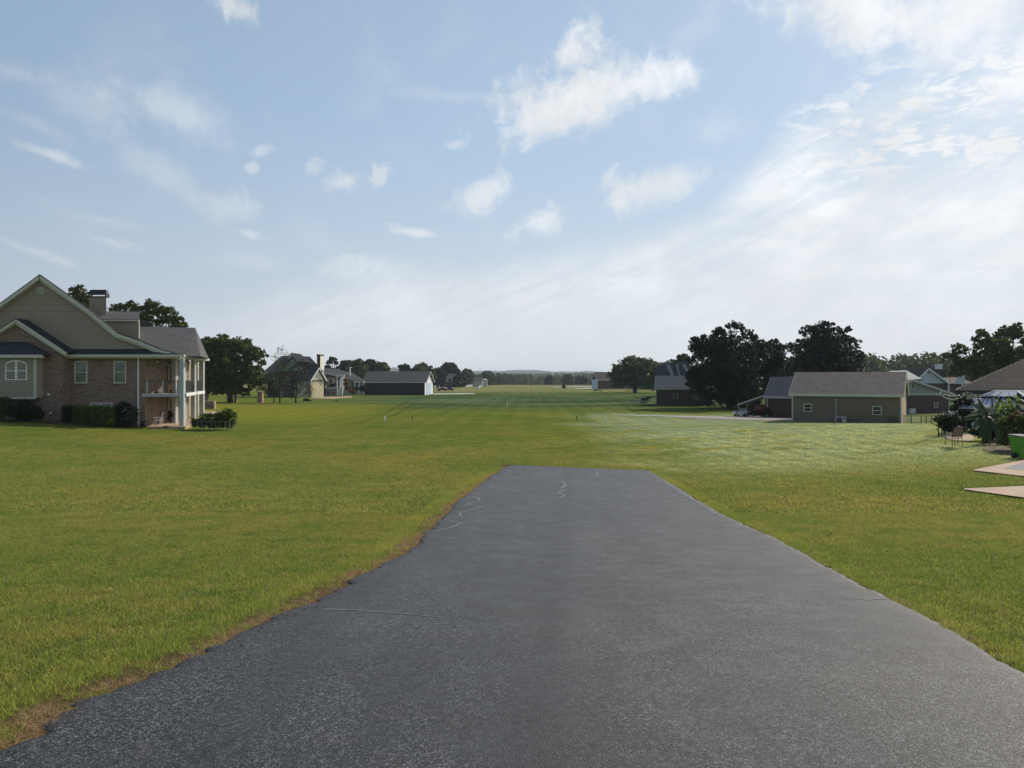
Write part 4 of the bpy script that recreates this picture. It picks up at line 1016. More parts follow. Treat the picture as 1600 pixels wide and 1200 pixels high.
    box_hedge('clipped_hedge', 'lower dark hedge behind the left end of the clipped box hedge', X(97, 60.6), X(130, 60.6), 60.45, 61.5, z0, H(636, 60.6), 'leaf_dark', .11, 6000, 32)
    shrub('rounded_shrub', 'tall dark rounded shrub beside the downspout of the brick house', 194, 668, D - 1.6, [(192, 641, 14), (196, 648, 18), (190, 654, 18), (201, 656, 14), (184, 650, 13), (194, 635, 9), (184, 660, 11), (203, 646, 10), (194, 662, 12)], 'leaf_dark', .11, 1100, 33)
    # mulch bed
    P = [(-40, 654), (20, 657), (60, 660), (100, 664), (160, 668), (225, 670), (226, 664), (160, 655), (60, 650), (-40, 648)]
    m = MB(); q = [hit(*p)[:2] for p in P]; n = len(q) // 2
    lo = q[:n]; hi = q[n:][::-1]
    for i in range(min(len(lo), len(hi)) - 1):
        a, b, c, e = lo[i], lo[i + 1], (hi[i + 1][0], 61.9), (hi[i][0], 61.9); m.face(*[(x, y, zf(x, y) + .05) for x, y in (a, b, c, e)])
    o = m.build('mulch_bed', M['mulch']); o['kind'] = 'structure'
    # climbing shrub on its white wire rack
    tr = thing('garden_trellis', 'low white wire trellis in front of the sprawling shrub by the porch', 'trellis', (X(340, 60.2), 60.2, zf(X(340, 60.2), 60.2)))
    m = MB(); x0, x1 = X(308, 60.2) - tr.location.x, X(366, 60.2) - tr.location.x; h = .78
    for k in range(9): xx = x0 + (x1 - x0) * k / 8; m.box(xx - .007, xx + .007, -.007, .007, -.2, h + .1 * (k % 2))
    m.build('pickets', M['panel'], tr); m = MB()
    for zz in (.2, h - .02): m.box(x0, x1, -.028, -.012, zz - .008, zz + .008)
    m.build('rail', M['panel'], tr)
    shrub('sprawling_shrub', 'loose sprawling shrub growing through the low white wire trellis', 337, 668, 61.0, [(308, 660, 8), (316, 655, 9), (328, 653, 10), (342, 651, 10), (354, 649, 11), (362, 650, 8), (362, 661, 8), (350, 660, 10), (338, 662, 9), (326, 662, 9), (315, 664, 8), (304, 664, 6), (345, 666, 7), (360, 667, 6), (330, 667, 6), (358, 643, 5)], 'hedge', .12, 500, 34)
    # low brick wall with pale coping
    w = thing('low_brick_wall', 'low brown brick wall with a pale end post behind the brick house', 'wall', (X(326, 105), 105, zf(X(326, 105), 105)))
    m = MB(); sx = 105 / F; m.box(-14 * sx, 7 * sx, 0, .4, -.3, (644 - 632.5) * sx - .1); m.build('brickwork', M['brick'], w)
    m = MB(); m.box(-14 * sx, 8 * sx, -.05, .45, (644 - 632.5) * sx - .1, (644 - 631.2) * sx); m.build('coping', M['concrete'], w)
    m = MB(); m.box(7.02 * sx, 9.4 * sx, -.05, .45, -.3, (644 - 631.8) * sx); m.build('end_post', M['concrete'], w)
house_bits()

# ------------------------------------------------------------------ garages and sheds on the right
def right_sheds():
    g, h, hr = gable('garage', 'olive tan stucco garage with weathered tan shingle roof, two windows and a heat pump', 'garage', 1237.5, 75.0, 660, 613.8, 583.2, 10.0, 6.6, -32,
                     'stucco', 'shingle_tan', 'trim', .32, end='stucco_lit', wins=[(1.52, 1.55, .82, .82), (7.90, 1.42, .84, .86)], endover=.25)
    m = MB(); m.box(4.17, 4.23, -.07, -.01, .45, 2.35); m.box(4.13, 4.27, -.10, -.01, 2.35, 2.45); m.build('line_cover', M['trim'], g)
    m = MB(); m.box(9.98, 10.05, -.13, -.06, -.3, 1.95); m.box(9.94, 10.09, -.16, -.04, 1.70, 1.80); m.build('downspout', M['trim'], g)
    m = MB(); m.tube([(5.25, -.05, .42), (6.2, -.05, .42), (6.45, -.05, .55), (6.6, -.05, .95)], .022, 6); m.build('conduit', M['black'], g)
    # heat pump beside it
    o = thing('heat_pump', 'off-white outdoor heat pump unit standing against the tan garage wall', 'heat pump', (0, 0, 0), R(-32))
    mw = g.matrix_basis.copy(); g_loc = g.location; c, s = math.cos(R(-32)), math.sin(R(-32))
    def gp(u, v, z=0): return (g_loc.x + c * u - s * v, g_loc.y + s * u + c * v, g_loc.z + z)
    o.location = gp(4.72, -.45, -.02)
    m = MB(); m.box(-.50, .50, -.17, .17, .06, .78); m.build('casing', M['ac'], o)
    m = MB(); m.tube([(-.14, -.172, .42), (-.14, -.185, .42)], .29, 24); fg = m.build('fan_opening', M['black'], o)
    m = MB()
    for r_ in (.07, .14, .21, .28):
        pts = [(-.14 + r_ * math.cos(t * .3927), -.19, .42 + r_ * math.sin(t * .3927)) for t in range(17)]; m.tube(pts, .006, 4, False)
    for t in range(4): m.beam((-.14, -.19, .42), (-.14 + .28 * math.cos(t * 1.57), -.19, .42 + .28 * math.sin(t * 1.57)), .008, .008)
    m.build('grille', M['grey_metal'], fg)
    m = MB(); m.box(.24, .42, -.176, -.17, .56, .68); m.build('badge', M['black'], o)
    for sx in (-.36, .36): m = MB(); m.box(sx - .04, sx + .04, -.16, .16, -.02, .06); m.build('foot', M['black'], o)
    # black gate at the end of the wall and the wire fence running right
    gt = thing('black_gate', 'small black metal gate against the right end of the tan garage', 'gate', gp(9.35, -.35, -.05), R(-32))
    m = MB(); m.box(-.36, -.32, -.02, .02, 0, .95); m.box(.32, .36, -.02, .02, 0, 1.0); m.box(-.32, .32, -.015, .015, .1, .14); m.box(-.32, .32, -.015, .015, .85, .9); m.build('frame', M['black'], gt)
    m = MB()
    for k in range(7): m.box(-.27 + k * .09 - .01, -.27 + k * .09 + .01, -.012, .012, .14, .85)
    m.build('bars', M['black'], gt)
    P = [(at(px, d), d) for px, d in ((1404, 70.5), (1424, 72.5), (1439, 73.0), (1447, 73.4), (1455, 73.8), (1466, 74.4))]
    fn = thing('wire_fence', 'low black rail fence across the lawn right of the tan garage', 'fence', (P[0][0], P[0][1], zf(*P[0])))
    o_ = fn.location
    for (x, y) in P: m = MB(); z = zf(x, y) - o_.z; m.box(x - o_.x - .03, x - o_.x + .03, y - o_.y - .03, y - o_.y + .03, z - .2, z + .80); m.build('post', M['black'], fn)
    for dz in (.75, .12):
        m = MB()
        for a, b in zip(P[:-1], P[1:]): m.beam((a[0] - o_.x, a[1] - o_.y, zf(*a) - o_.z + dz), (b[0] - o_.x, b[1] - o_.y, zf(*b) - o_.z + dz), .04, .06)
        m.build('rail', M['black'], fn)
    m = MB()
    for a, b in zip(P[:-1], P[1:]):
        n = int(math.dist(a, b) / .14)
        for k in range(1, n): x, y = a[0] + (b[0] - a[0]) * k / n, a[1] + (b[1] - a[1]) * k / n; z = zf(x, y) - o_.z; m.box(x - o_.x - .007, x - o_.x + .007, y - o_.y - .007, y - o_.y + .007, z + .1, z + .75)
    m.build('pickets', M['black'], fn)
    # dark red shed with its lean-to
    s2, h2, hr2 = gable('shed', 'dark red shed with charcoal metal roof and an open lean-to, half behind the tan garage', 'shed', 1198.5, 86.0, 651, 618.0, 590.3, 9.0, 6.2, -32, 'brick_dark', 'metal_dark', 'panel', .30, endover=.25)
    c2 = s2.location
    m = MB(); dx = -3.55
    m.slab([(-.28, .1, h2 - .02), (dx, .3, h2 - 1.22), (dx, 4.6, h2 - 1.22), (-.28, 5.0, h2 - .02)], (0, 0, .09)); lt = m.build('lean_to_roof', M['metal_dark'], s2)
    m = MB(); m.beam((-.28, .06, h2 + .02), (dx - .03, .26, h2 - 1.18), .05, .17); m.build('lean_to_fascia', M['panel'], lt)
    for (u, v) in ((dx + .15, .45), (dx + .15, 4.3)): m = MB(); m.box(u - .07, u + .07, v - .07, v + .07, -.3, h2 - 1.22); m.build('lean_to_post', M['wood'], s2)
    m = MB(); m.box(-.28, -.20, 5.02, 5.08, -.3, h2 - .1); m.box(dx, -.3, 5.0, 5.06, -.3, h2 - 1.25); m.build('back_boards', M['barn_wall'], s2)
    def sp(u, v, z=0): return (c2.x + c * u - s * v, c2.y + s * u + c * v, c2.z + z)
    # things kept under the lean-to
    t = thing('fuel_tank', 'faded red tank on legs under the lean-to of the dark red shed', 'tank', sp(-.95, 1.2), R(-32))
    m = MB(); m.tube([(-.75, 0, .95), (-.70, 0, .95), (.60, 0, .95), (.66, 0, .95)], [.30, .42, .42, .30], 16); m.build('barrel', M['red'], t)
    for sx in (-.5, .45):
        m = MB(); m.box(sx - .05, sx + .05, -.3, .3, 0, .62); m.build('leg', M['black'], t)
    m = MB(); m.tube([(.62, 0, .95), (.72, 0, .95)], .24, 14); m.build('end_cap', M['grey_metal'], t)
    t = thing('garden_tractor', 'dark garden tractor parked in the shade under the lean-to', 'tractor', sp(-2.6, 1.6, -.05), R(60))
    m = MB(); m.box(-.25, .25, -.9, .1, .35, .75); m.box(-.3, .3, .1, .7, .35, .55); m.build('body', M['black'], t)
    m = MB(); m.box(-.22, .22, .2, .62, .55, .65); m.box(-.22, .22, .58, .68, .65, .98); m.build('seat', M['rubber'], t)
    m = MB(); m.tube([(0, -.1, .7), (0, .05, 1.0)], .025); m.tube([(0, .03, 1.0), (0, .06, 1.03)], .18, 14); m.build('steering_wheel', M['rubber'], t)
    for sx in (-.36, .36):
        for yy, r_ in ((-.65, .2), (.45, .32)): m = MB(); m.tube([(sx - .09, yy, r_), (sx + .09, yy, r_)], r_, 16); w = m.build('wheel', M['rubber'], t); m = MB(); m.tube([(sx - .1, yy, r_), (sx + .1, yy, r_)], r_ * .5, 12); m.build('hub', M['grey_metal'], w)
    # dark bin or bush at the shed corner
    shrub('corner_bush', 'dark bush at the front corner of the dark red shed', 1196, 651, 85.0, [(1197, 645, 5), (1199, 640, 4.5), (1202, 646, 4)], 'leaf_dark', .14, 700, 44, cat='bush')
    # small pale cart on the gravel
    zc = zf(at(1158, 88), 88)
    t = thing('utility_cart', 'small low pale grey cart with dark wheels on the gravel drive', 'cart', (at(1158, 88), 88, zc + .02), R(-6))
    m = MB(); pr = [(-.93, .27), (-.90, .42), (-.72, .62), (-.15, .70), (.55, .72), (.68, .60), (.74, .32), (.60, .27)]
    m._add([(x, -.45, z) for x, z in pr] + [(x, .45, z) for x, z in pr], [tuple(range(7, -1, -1)), tuple(range(8, 16))] + [(i, (i + 1) % 8, 8 + (i + 1) % 8, 8 + i) for i in range(8)]); m.build('body', M['ac'], t)
    m = MB(); m.box(-.96, .2, -.48, -.455, .30, .36); m.box(-.98, -.935, -.46, .46, .28, .44); m.build('bumper', M['white'], t)
    m = MB()
    for a, b in (((-.12, -.42, .70), (-.05, -.42, .92)), ((.62, -.42, .70), (.58, -.42, .92)), ((-.05, -.42, .92), (.58, -.42, .92)), ((.28, -.42, .70), (.28, -.42, .92)), ((-.12, .42, .70), (-.05, .42, .92)), ((.62, .42, .70), (.58, .42, .92)), ((-.05, .42, .92), (.58, .42, .92)), ((-.05, -.42, .92), (-.05, .42, .92)), ((.58, -.42, .92), (.58, .42, .92))): m.beam(a, b, .05, .05)
    m.build('rail_frame', M['ac'], t)
    for sx, r_ in ((-.62, .17), (.50, .24)):
        for yy in (-.47, .38): m = MB(); m.tube([(sx, yy, r_), (sx, yy + .12, r_)], r_, 16); w = m.build('wheel', M['rubber'], t); m = MB(); m.tube([(sx, yy - .01, r_), (sx, yy + .13, r_)], r_ * .45, 10); m.build('hub', M['grey_metal'], w)
    m = MB(); m.tube([(-.66, -.456, .55), (-.66, -.452, .55)], .10, 14); m.build('lamp', M['black'], t)
    m = MB(); m.beam((.74, 0, .60), (1.15, 0, .66), .05, .05); m.build('handle', M['grey_metal'], t)
    # shed further on, with two windows
    gable('shed', 'dark red shed with blue-grey metal roof beyond the big oak, a trailer on its left', 'shed', 1025.0, 128.0, 633.2, 606.4, 588.0, 9.4, 6.0, -14, 'brick_dark', 'metal_roof', 'panel', .25,
          wins=[(3.35, 1.62, .82, .92), (6.9, 1.55, .85, .95)], endover=.25)
    # equipment trailer
    d = 138.0; s_ = d / F; zt = zf(at(1000, d), d)
    t = thing('trailer', 'low black tandem axle trailer parked left of the blue-grey roofed shed', 'trailer', (at(1001, d), d, zt), 0)
    m = MB(); m.box(-1.55, 1.75, -.9, .9, .48, .60); m.beam((-1.5, -.5, .5), (-2.05, 0, .5), .1, .1); m.beam((-1.5, .5, .5), (-2.05, 0, .5), .1, .1); m.build('deck', M['black'], t)
    m = MB()
    for x in (-1.5, -.6, .4, 1.7): m.box(x - .03, x + .03, -.9, -.85, .6, .85)
    m.box(-1.5, 1.7, -.9, -.85, .82, .87); m.box(.1, 1.5, -.5, .5, .6, 1.0); m.box(.9, 2.1, -.8, -.7, .95, 1.15); m.build('side_rail', M['black'], t)
    for x in (.12, .78): m = MB(); m.tube([(x, -1.05, .31), (x, -.85, .31)], .31, 16); w = m.build('wheel', M['rubber'], t); m = MB(); m.tube([(x, -1.06, .31), (x, -.86, .31)], .17, 12); m.build('hub', M['ac'], w)
    m = MB(); m.box(-1.35, -.45, -.88, -.80, .20, .40); m.build('tool_box', M['ac'], t)
    # far barn with pale end
    gable('barn', 'distant brown barn with grey roof and pale end, left of the round oak clump', 'barn', 933.5, 330.0, 606, 593, 581.8, 11, 9.0, 10, 'brick_dark', 'shingle_far', 'white', .3, endleft='door_blue', endover=.2)
    r = thing('barn_door', 'pale blue grey end doors on the distant barn', 'door', (0, 0, 0)) if False else None
right_sheds()

def right_houses():
    # grey gabled house behind the garage: ridge runs away from the eye
    d = 96.0; s = d / F
    x0, x1, xa = at(1362, d), at(1484, d), at(1424, d); zb = zf(at(1440, d), d) - .1
    root = thing('grey_house', 'blue-grey gabled house with dark brick lower storey behind the tan garage', 'house', (xa, d, zb))
    a = lambda: AB(root); zt = up(616, d)
    m = a(); m.box(x0, x1, d, d + 10, zb - .5, zt - .13); m.build('wall', M['brick_dark'], root)
    m = a(); m.slab([(x0, d, zt + .12), (x1, d, zt + .12), (xa, d, up(596.5, d))], (0, .3, 0)); m.build('gable_end', M['bluegrey'], root)
    m = a(); m.box(x0, x1, d - .05, d + .3, zt - .13, zt + .12); m.build('trim_band', M['panel'], root)
    for xe, sg in ((at(1357, d), 1), (at(1489, d), -1)):
        m = a(); p = [(xe, d - .4, up(616.5, d)), (xa, d - .4, up(594.8, d)), (xa, d + 10, up(594.8, d)), (xe, d + 10, up(616.5, d))][::sg]; m.slab(p, (0, 0, .14)); m.build('roof', M['shingle_far'], root)
        m = a(); m.beam((xe, d - .45, up(616.3, d)), (xa, d - .45, up(594.8, d)), .06, .26); m.build('rake_board', M['panel'], root)
    window(a, root, at(1423, d), at(1429.3, d), up(607.3, d), up(599.2, d), d, frame='panel', pane='pane_dark'); window(a, root, at(1459, d), at(1465.3, d), up(637.3, d), up(628.8, d), d, frame='panel', pane='pane_dark')
    m = a(); m.box(at(1481.5, d), at(1483.2, d), d - .12, d - .01, zb, zt - .2); m.build('downspout', M['panel'], root)
    h = thing('air_conditioner', 'grey air conditioning unit against the dark brick wall of the grey house', 'air conditioner', (at(1424.5, 95), 95, zf(at(1424.5, 95), 95)))
    m = MB(); m.box(-.36, .36, -.3, .3, 0, .62); m.build('casing', M['ac'], h); m = MB(); m.tube([(0, 0, .62), (0, 0, .66)], .28, 16); m.build('fan_guard', M['black'], h)
    # white gable house behind that
    d = 150.0; x0, x1, xa = at(1429, d), at(1478, d), at(1449.5, d); zb = zf(at(1450, d), d) - .2
    root = thing('white_gabled_house', 'house with tall pale blue gable and white chimney in front of the dark wood', 'house', (xa, d, zb))
    m = a() if False else AB(root); m.box(x0, x1, d, d + 12, zb, up(599.5, d)); m.build('wall', M['brick_dark'], root)
    A = lambda: AB(root)
    m = A(); m.slab([(x0, d - .02, up(599, d)), (x1, d - .02, up(599, d)), (xa, d - .02, up(577.5, d))], (0, .3, 0)); m.build('gable_end', M['paleblue'], root)
    for xe, sg in ((at(1425.5, d), 1), (at(1482, d), -1)):
        m = A(); p = [(xe, d - .4, up(600, d)), (xa, d - .4, up(576.3, d)), (xa, d + 12, up(576.3, d)), (xe, d + 12, up(600, d))][::sg]; m.slab(p, (0, 0, .15)); m.build('roof', M['shingle_brown'], root)
        m = A(); m.beam((xe, d - .46, up(600, d)), (xa, d - .46, up(576.3, d)), .06, .3); m.build('rake_board', M['white'], root)
    m = A(); m.box(at(1446.8, d + 6), at(1465.5, d + 6), d + 3, d + 9, up(590, d + 6), up(577.2, d + 6)); m.build('dormer', M['shingle_brown'], root)
    m = A(); m.box(at(1466, d + 4), at(1472.3, d + 4), d + 4, d + 5.2, up(600, d + 4), up(570.2, d + 4)); m.box(at(1465.4, d + 4), at(1473, d + 4), d + 3.9, d + 5.3, up(571.5, d + 4), up(569, d + 4)); m.build('chimney', M['white'], root)
    m = A(); c = Vector((at(1450.2, d), d - .1, up(581.8, d))); m.tube([c, c + Vector((0, .06, 0))], .17, 14); m.build('round_vent', M['dark'], root)
    for a_, b_ in ((1480.2, 1481.6), (1501.6, 1503.6)): m = A(); m.box(at(a_, d), at(b_, d), d - .3, d - .1, zb, up(600, d)); m.build('column', M['white'], root)
    m = A(); m.box(x1, at(1520, d), d + .5, d + 9, zb, up(600, d)); m.build('wing', M['brick_dark'], root)
    m = A(); m.slab([(x1 - 1, d, up(600.3, d)), (at(1524, d), d, up(600.3, d)), (at(1520, d), d + 5, up(590, d + 5)), (x1 - 1, d + 5, up(590, d + 5))], (0, 0, .12)); m.build('wing_roof', M['shingle_brown'], root)
    m = A(); m.slab([(at(1490.5, d), d - .2, up(600, d)), (at(1506.5, d), d - .2, up(600, d)), (at(1506.5, d), d - .2, up(587, d)), (at(1500, d), d - .2, up(586, d))], (0, .3, 0)); m.build('porch_gable', M['paleblue'], root)
    for px in (1484.8,): window(A, root, at(px - 1.2, d), at(px + 1.4, d), up(612, d), up(602, d), d + .5, frame='white', pane='pane')
    window(A, root, at(1451, d), at(1456, d), up(604.5, d), up(602, d), d, (), frame='panel', pane='pane_pale')
    # hipped pale roof just right of the garage ridge
    d = 135.0; root = thing('pale_roofed_house', 'low house with pale blue hipped roof seen over the tan garage', 'house', (at(1408, d), d, zf(at(1408, d), d))); A = lambda: AB(root); zb = root.location.z
    m = A(); m.box(at(1378, d), at(1436, d), d, d + 10, zb - .3, up(596, d)); m.build('wall', M['paleblue'], root)
    P = lambda px, py, e: (at(px, d + e), d + e, up(py, d + e))
    m = A(); m.face(P(1374, 597, -.4), P(1440, 592, -.4), P(1416, 578.5, 5), P(1390, 579.5, 5)); m.face(P(1440, 592, -.4), P(1444, 594, 10.4), P(1416, 578.5, 5)); m.face(P(1374, 597, -.4), P(1390, 579.5, 5), P(1372, 597, 10.4)); m.face(P(1390, 579.5, 5), P(1416, 578.5, 5), P(1444, 594, 10.4), P(1372, 597, 10.4)); m.build('roof', M['bluegrey'], root)
    # many-gabled roof behind the blue-grey roofed shed
    d = 190.0; root = thing('gabled_house', 'large dark house with steep striped gables above the blue-grey roofed shed', 'house', (at(1050, d), d, zf(at(1050, d), d))); A = lambda: AB(root); zb = root.location.z
    m = A(); m.box(at(1042, d), at(1078, d), d, d + 5, zb - .5, up(591, d)); m.build('wall', M['brick_dark'], root)
    P = lambda px, py, e: (at(px, d + e), d + e, up(py, d + e))
    m = A(); m.face(P(1024, 590, -.5), P(1080, 588, -.5), P(1077, 563, 2.6), P(1026, 570.5, 2.6)); m.face(P(1026, 570.5, 2.6), P(1077, 563, 2.6), P(1080, 590, 6), P(1026, 590, 6)); m.build('roof', M['shingle_dark'], root)
    for a_, b_, c_, e_ in ((1041, 1046.5, 1053, 1049), (1056, 1059.5, 1062.5, 1061.5), (1066, 1071, 1078, 1077)):
        m = A(); m.slab([P(a_, 570, -.2), P(b_, 569, -.2), P(c_, 586, -.8), P(e_, 588, -.8)], (0, .3, 0)); m.build('dormer_cheek', M['bluegrey'], root)
    # brown hipped house on the far right, with white render
    d = 52.0; x0 = at(1512, d); zb = zf(x0 + 3, d) - .3
    root = thing('white_rendered_house', 'white rendered house with brown hipped shingle roof at the right picture edge', 'house', (x0, d, zb), R(-32)); ze = up(609.5, d) - zb
    m = MB(); m.box(0, 18, 0, 12, -.5, ze - .12); m.build('wall', M['stucco_white'], root)
    m = MB(); ov = .75; sl = .52; e0 = ze; L, W = 18, 12; hr_ = e0 + (W / 2 + ov) * sl
    a1, b1, c1, d1 = (-ov, -ov, e0), (L + ov, -ov, e0), (L + ov, W + ov, e0), (-ov, W + ov, e0); r1, r2 = (W / 2, W / 2, hr_), (L - W / 2, W / 2, hr_)
    m.face(a1, b1, r2, r1); m.face(b1, c1, r2); m.face(c1, d1, r1, r2); m.face(d1, a1, r1); m.build('roof', M['shingle_brown'], root)
    m = MB(); m.box(-ov, L + ov, -ov - .02, -ov + .12, e0 - .26, e0 - .005); m.box(-ov - .02, -ov + .12, -ov + .13, W + ov, e0 - .26, e0 - .005); m.build('fascia', M['shingle_dark'], root)
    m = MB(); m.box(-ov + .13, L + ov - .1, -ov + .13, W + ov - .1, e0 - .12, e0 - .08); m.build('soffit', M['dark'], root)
    window(MB, root, .95, 2.9, ze - .95, ze - .28, 0, ('v',), frame='panel', pane='pane_dark'); window(MB, root, 4.4, 6.2, ze - 2.0, ze - .4, 0, ('v',), frame='panel', pane='pane_dark')
    # course lines of the roof shingles
    m = MB()
    n = 22
    for k in range(1, n):
        t = k / n; y = -ov + (W / 2 + ov) * t; z = e0 + (W / 2 + ov) * t * sl; xa_ = -ov + (W / 2 + ov) * t; xb_ = L + ov - (W / 2 + ov) * t
        m._add([(xa_ + .05, y - .012, z - .002), (xb_ - .05, y - .012, z - .002), (xb_ - .05, y + .02, z + .022), (xa_ + .05, y + .02, z + .022), (xb_ - .05, y + .3, z + .3 * sl + .004), (xa_ + .05, y + .3, z + .3 * sl + .004)], [(0, 1, 2, 3), (3, 2, 4, 5)])
    m.build('shingle_course', M['shingle_brown'], root, kind='stuff')
right_houses()

# ------------------------------------------------------------------ houses and the barn on the left, further off
def left_far():
    gable('hangar', 'long dark brown hangar with grey shingle roof and white gable end', 'hangar', 569.5, 217.0, 619, 596.3, 580.6, 18.3, 13.0, -4, 'barn_wall', 'shingle_far', 'trim', .5, end='white', endover=.6)
    d0 = 217; hg = [o for o in bpy.data.objects if o.name.startswith('hangar')][0]
    m = MB(); h = up(596.3, 217) - hg.location.z; m.box(18.33, 18.40, 2.2, 10.8, -.4, h - .35); m.build('hangar_door', M['door_blue'], hg)
    m = MB()
    for k in range(1, 5): m.box(18.395, 18.42, 2.2 + k * 1.72 - .03, 2.2 + k * 1.72 + .03, -.3, h - .4)
    m.build('door_seam', M['grey_metal'], hg)
    # brick house with chimney and yellow gabled wing
    d = 190.0; P = lambda px, py, e=0: (at(px, d + e), d + e, up(py, d + e))
    root = thing('dark_roofed_house', 'large dark brick house with steep hipped roofs and a tall chimney behind the trees', 'house', (at(455, d), d, zf(at(455, d), d))); A = lambda: AB(root); zb = root.location.z
    m = A(); m.box(at(418, d), at(487, d), d, d + 14, zb - .6, up(580.5, d)); m.build('wall', M['brick_dark'], root)
    m = A(); m.face(P(410, 582, -.6), P(505, 580, -.6), P(484, 557, 6), P(440, 556, 6)); m.face(P(505, 580, -.6), P(507, 582, 14), P(484, 557, 6)); m.face(P(410, 582, -.6), P(440, 556, 6), P(412, 582, 14)); m.face(P(440, 556, 6), P(484, 557, 6), P(507, 582, 14), P(412, 582, 14)); m.build('roof', M['shingle_far'], root)
    m = A(); m.face(P(446, 566, 1), P(484, 566, 1), P(470, 553.2, 6), P(455, 551, 6)); m.face(P(484, 566, 1), P(486, 566, 11), P(470, 553.2, 6)); m.face(P(446, 566, 1), P(455, 551, 6), P(444, 566, 11)); m.face(P(455, 551, 6), P(470, 553.2, 6), P(486, 566, 11), P(444, 566, 11)); m.build('upper_roof', M['shingle_far'], root)
    m = A(); m.slab([P(440, 580, -.8), P(474, 580, -.8), P(457.5, 559, -.8)], (0, 1, 0)); m.build('gable_end', M['bluegrey'], root)
    for a_ in (438, 476): m = A(); m.slab([P(a_, 581, -1.2), P(457.5, 557.5, -1.2), P(457.5, 557.5, 6), P(a_, 581, 6)][::1 if a_ < 450 else -1], (0, 0, .18)); m.build('gable_roof', M['shingle_far'], root)
    for px in (449, 463): window(A, root, at(px - 2.4, d), at(px + 2.4, d), up(599, d), up(588, d), d, frame='panel', pane='pane_dark')
    for px in (440, 470): window(A, root, at(px - 2.4, d), at(px + 2.4, d), up(618, d), up(607, d), d, frame='panel', pane='pane_dark')
    m = A(); dc = d + 1.0; m.box(at(495.2, dc), at(500.2, dc), dc, dc + 3.4, zb, up(554.5, dc)); m.box(at(494.8, dc), at(500.6, dc), dc - .1, dc + 3.5, up(556, dc), up(553.6, dc)); ch = m.build('chimney', M['brick_dark'], root)
    m = A(); m.box(at(500.2, dc) + .01, at(500.2, dc) + .04, dc + .05, dc + 3.35, zb, up(556.2, dc)); m.build('chimney_lit_side', M['cream'], ch)  # pale sheet that paints the sunlit side of the dark chimney
    # yellow wing: a thing that belongs to the house
    dy = d - 3.0; px0, py0 = at(485.8, dy), dy; Tx, Ty = .5, .866; Nx, Ny = -.866, .5; Lw = 4.5; z1, z2, z3 = zb - .5, up(593.3, dy), up(576.5, dy + 2)
    def G(u, v, z): return (px0 + Tx * u + Nx * v, py0 + Ty * u + Ny * v, z)
    def prism(m, u0, u1, v0, v1, za, zb_): m._add([G(u0, v0, za), G(u1, v0, za), G(u1, v1, za), G(u0, v1, za), G(u0, v0, zb_), G(u1, v0, zb_), G(u1, v1, zb_), G(u0, v1, zb_)], [(0, 3, 2, 1), (4, 5, 6, 7), (0, 1, 5, 4), (1, 2, 6, 5), (2, 3, 7, 6), (3, 0, 4, 7)])
    m = A(); prism(m, 0, Lw, 0, 7, z1, z2); w = m.build('wing_wall', M['yellow'], root)
    m = A(); m.slab([G(0, -.03, z2), G(Lw, -.03, z2), G(Lw * .55, -.03, z3)], (Nx * .4, Ny * .4, 0)); m.build('wing_gable', M['cream'], w)
    m = A(); m.beam(G(-.05, -.08, z2 - .25), G(Lw + .05, -.08, z2 - .25), .1, .22); m.build('wing_band', M['shingle_far'], w)
    for u, dz in ((-.45, -.35), (Lw + .8, -.35)):
        m = A(); m.slab([G(u, -.45, z2 + dz), G(Lw * .55, -.45, z3 + .25), G(Lw * .55, 7, z3 + .25), G(u, 7, z2 + dz)][::1 if u < 1 else -1], (0, 0, .2)); m.build('wing_roof', M['shingle_far'], w)
        m = A(); m.beam(G(u, -.5, z2 + dz), G(Lw * .55, -.5, z3 + .25), .06, .36); m.build('wing_rake', M['white'], w)
    # porch house to its right
    d = 205.0; P = lambda px, py, e=0: (at(px, d + e), d + e, up(py, d + e))
    root = thing('porch_house', 'grey roofed house with white-posted two-storey porch beside the yellow gabled wing', 'house', (at(530, d), d, zf(at(530, d), d))); A = lambda: AB(root); zb = root.location.z - .3
    m = A(); m.box(at(506, d), at(527.2, d), d + 3, d + 9, zb, up(584, d)); m.build('wall', M['bluegrey'], root)
    m = A(); m.box(at(507.8, d), at(519.5, d), d + 2.6, d + 3.0, up(606, d), up(590, d)); m.build('sunlit_tone_wall', M['yellow'], root)  # yellow piece of the wall, with the sunlight put into its colour
    m = A(); m.box(at(508.5, d), at(527.0, d), d - .3, d + 3, zb, up(607.5, d)); m.build('lower_wall', M['bluegrey'], root)
    m = A(); m.box(at(506.5, d), at(535.2, d), d - .5, d - .32, up(607.6, d), up(606, d)); m.build('deck_edge', M['white'], root)
    m = A(); m.box(at(528, d), at(535, d), d - .25, d - .1, zb, up(607.7, d)); m.build('lattice_panel', M['white'], root)
    window(A, root, at(511.6, d), at(515.6, d), up(600, d), up(592, d), d + 2.6, frame='white', pane='pane_dark')
    for px in (513.5, 522): window(A, root, at(px - 2.8, d), at(px + 2.8, d), up(618, d), up(611.5, d), d - .3, frame='white', pane='pane_dark')
    for px in (527.0, 534.6): m = A(); m.box(at(px - .75, d), at(px + .75, d), d - .5, d - .2, zb, up(585.5, d)); m.build('porch_post', M['white'], root)
    m = A(); m.beam(P(506, 582.3, -.6), P(526.5, 587.3, -.6), .1, .25); m.beam(P(526.5, 587.3, -.6), P(538.5, 586.8, -.6), .1, .45); m.build('eave_board', M['white'], root)
    m = A(); m.face(P(504, 583, -.4), P(538.5, 587, -.4), P(531, 577.2, 5), P(507, 575.2, 5)); m.face(P(538.5, 587, -.4), P(538, 587, 10), P(531, 577.2, 5)); m.face(P(507, 575.2, 5), P(531, 577.2, 5), P(538, 587, 10), P(504, 583, 10)); m.build('roof', M['shingle_far'], root)
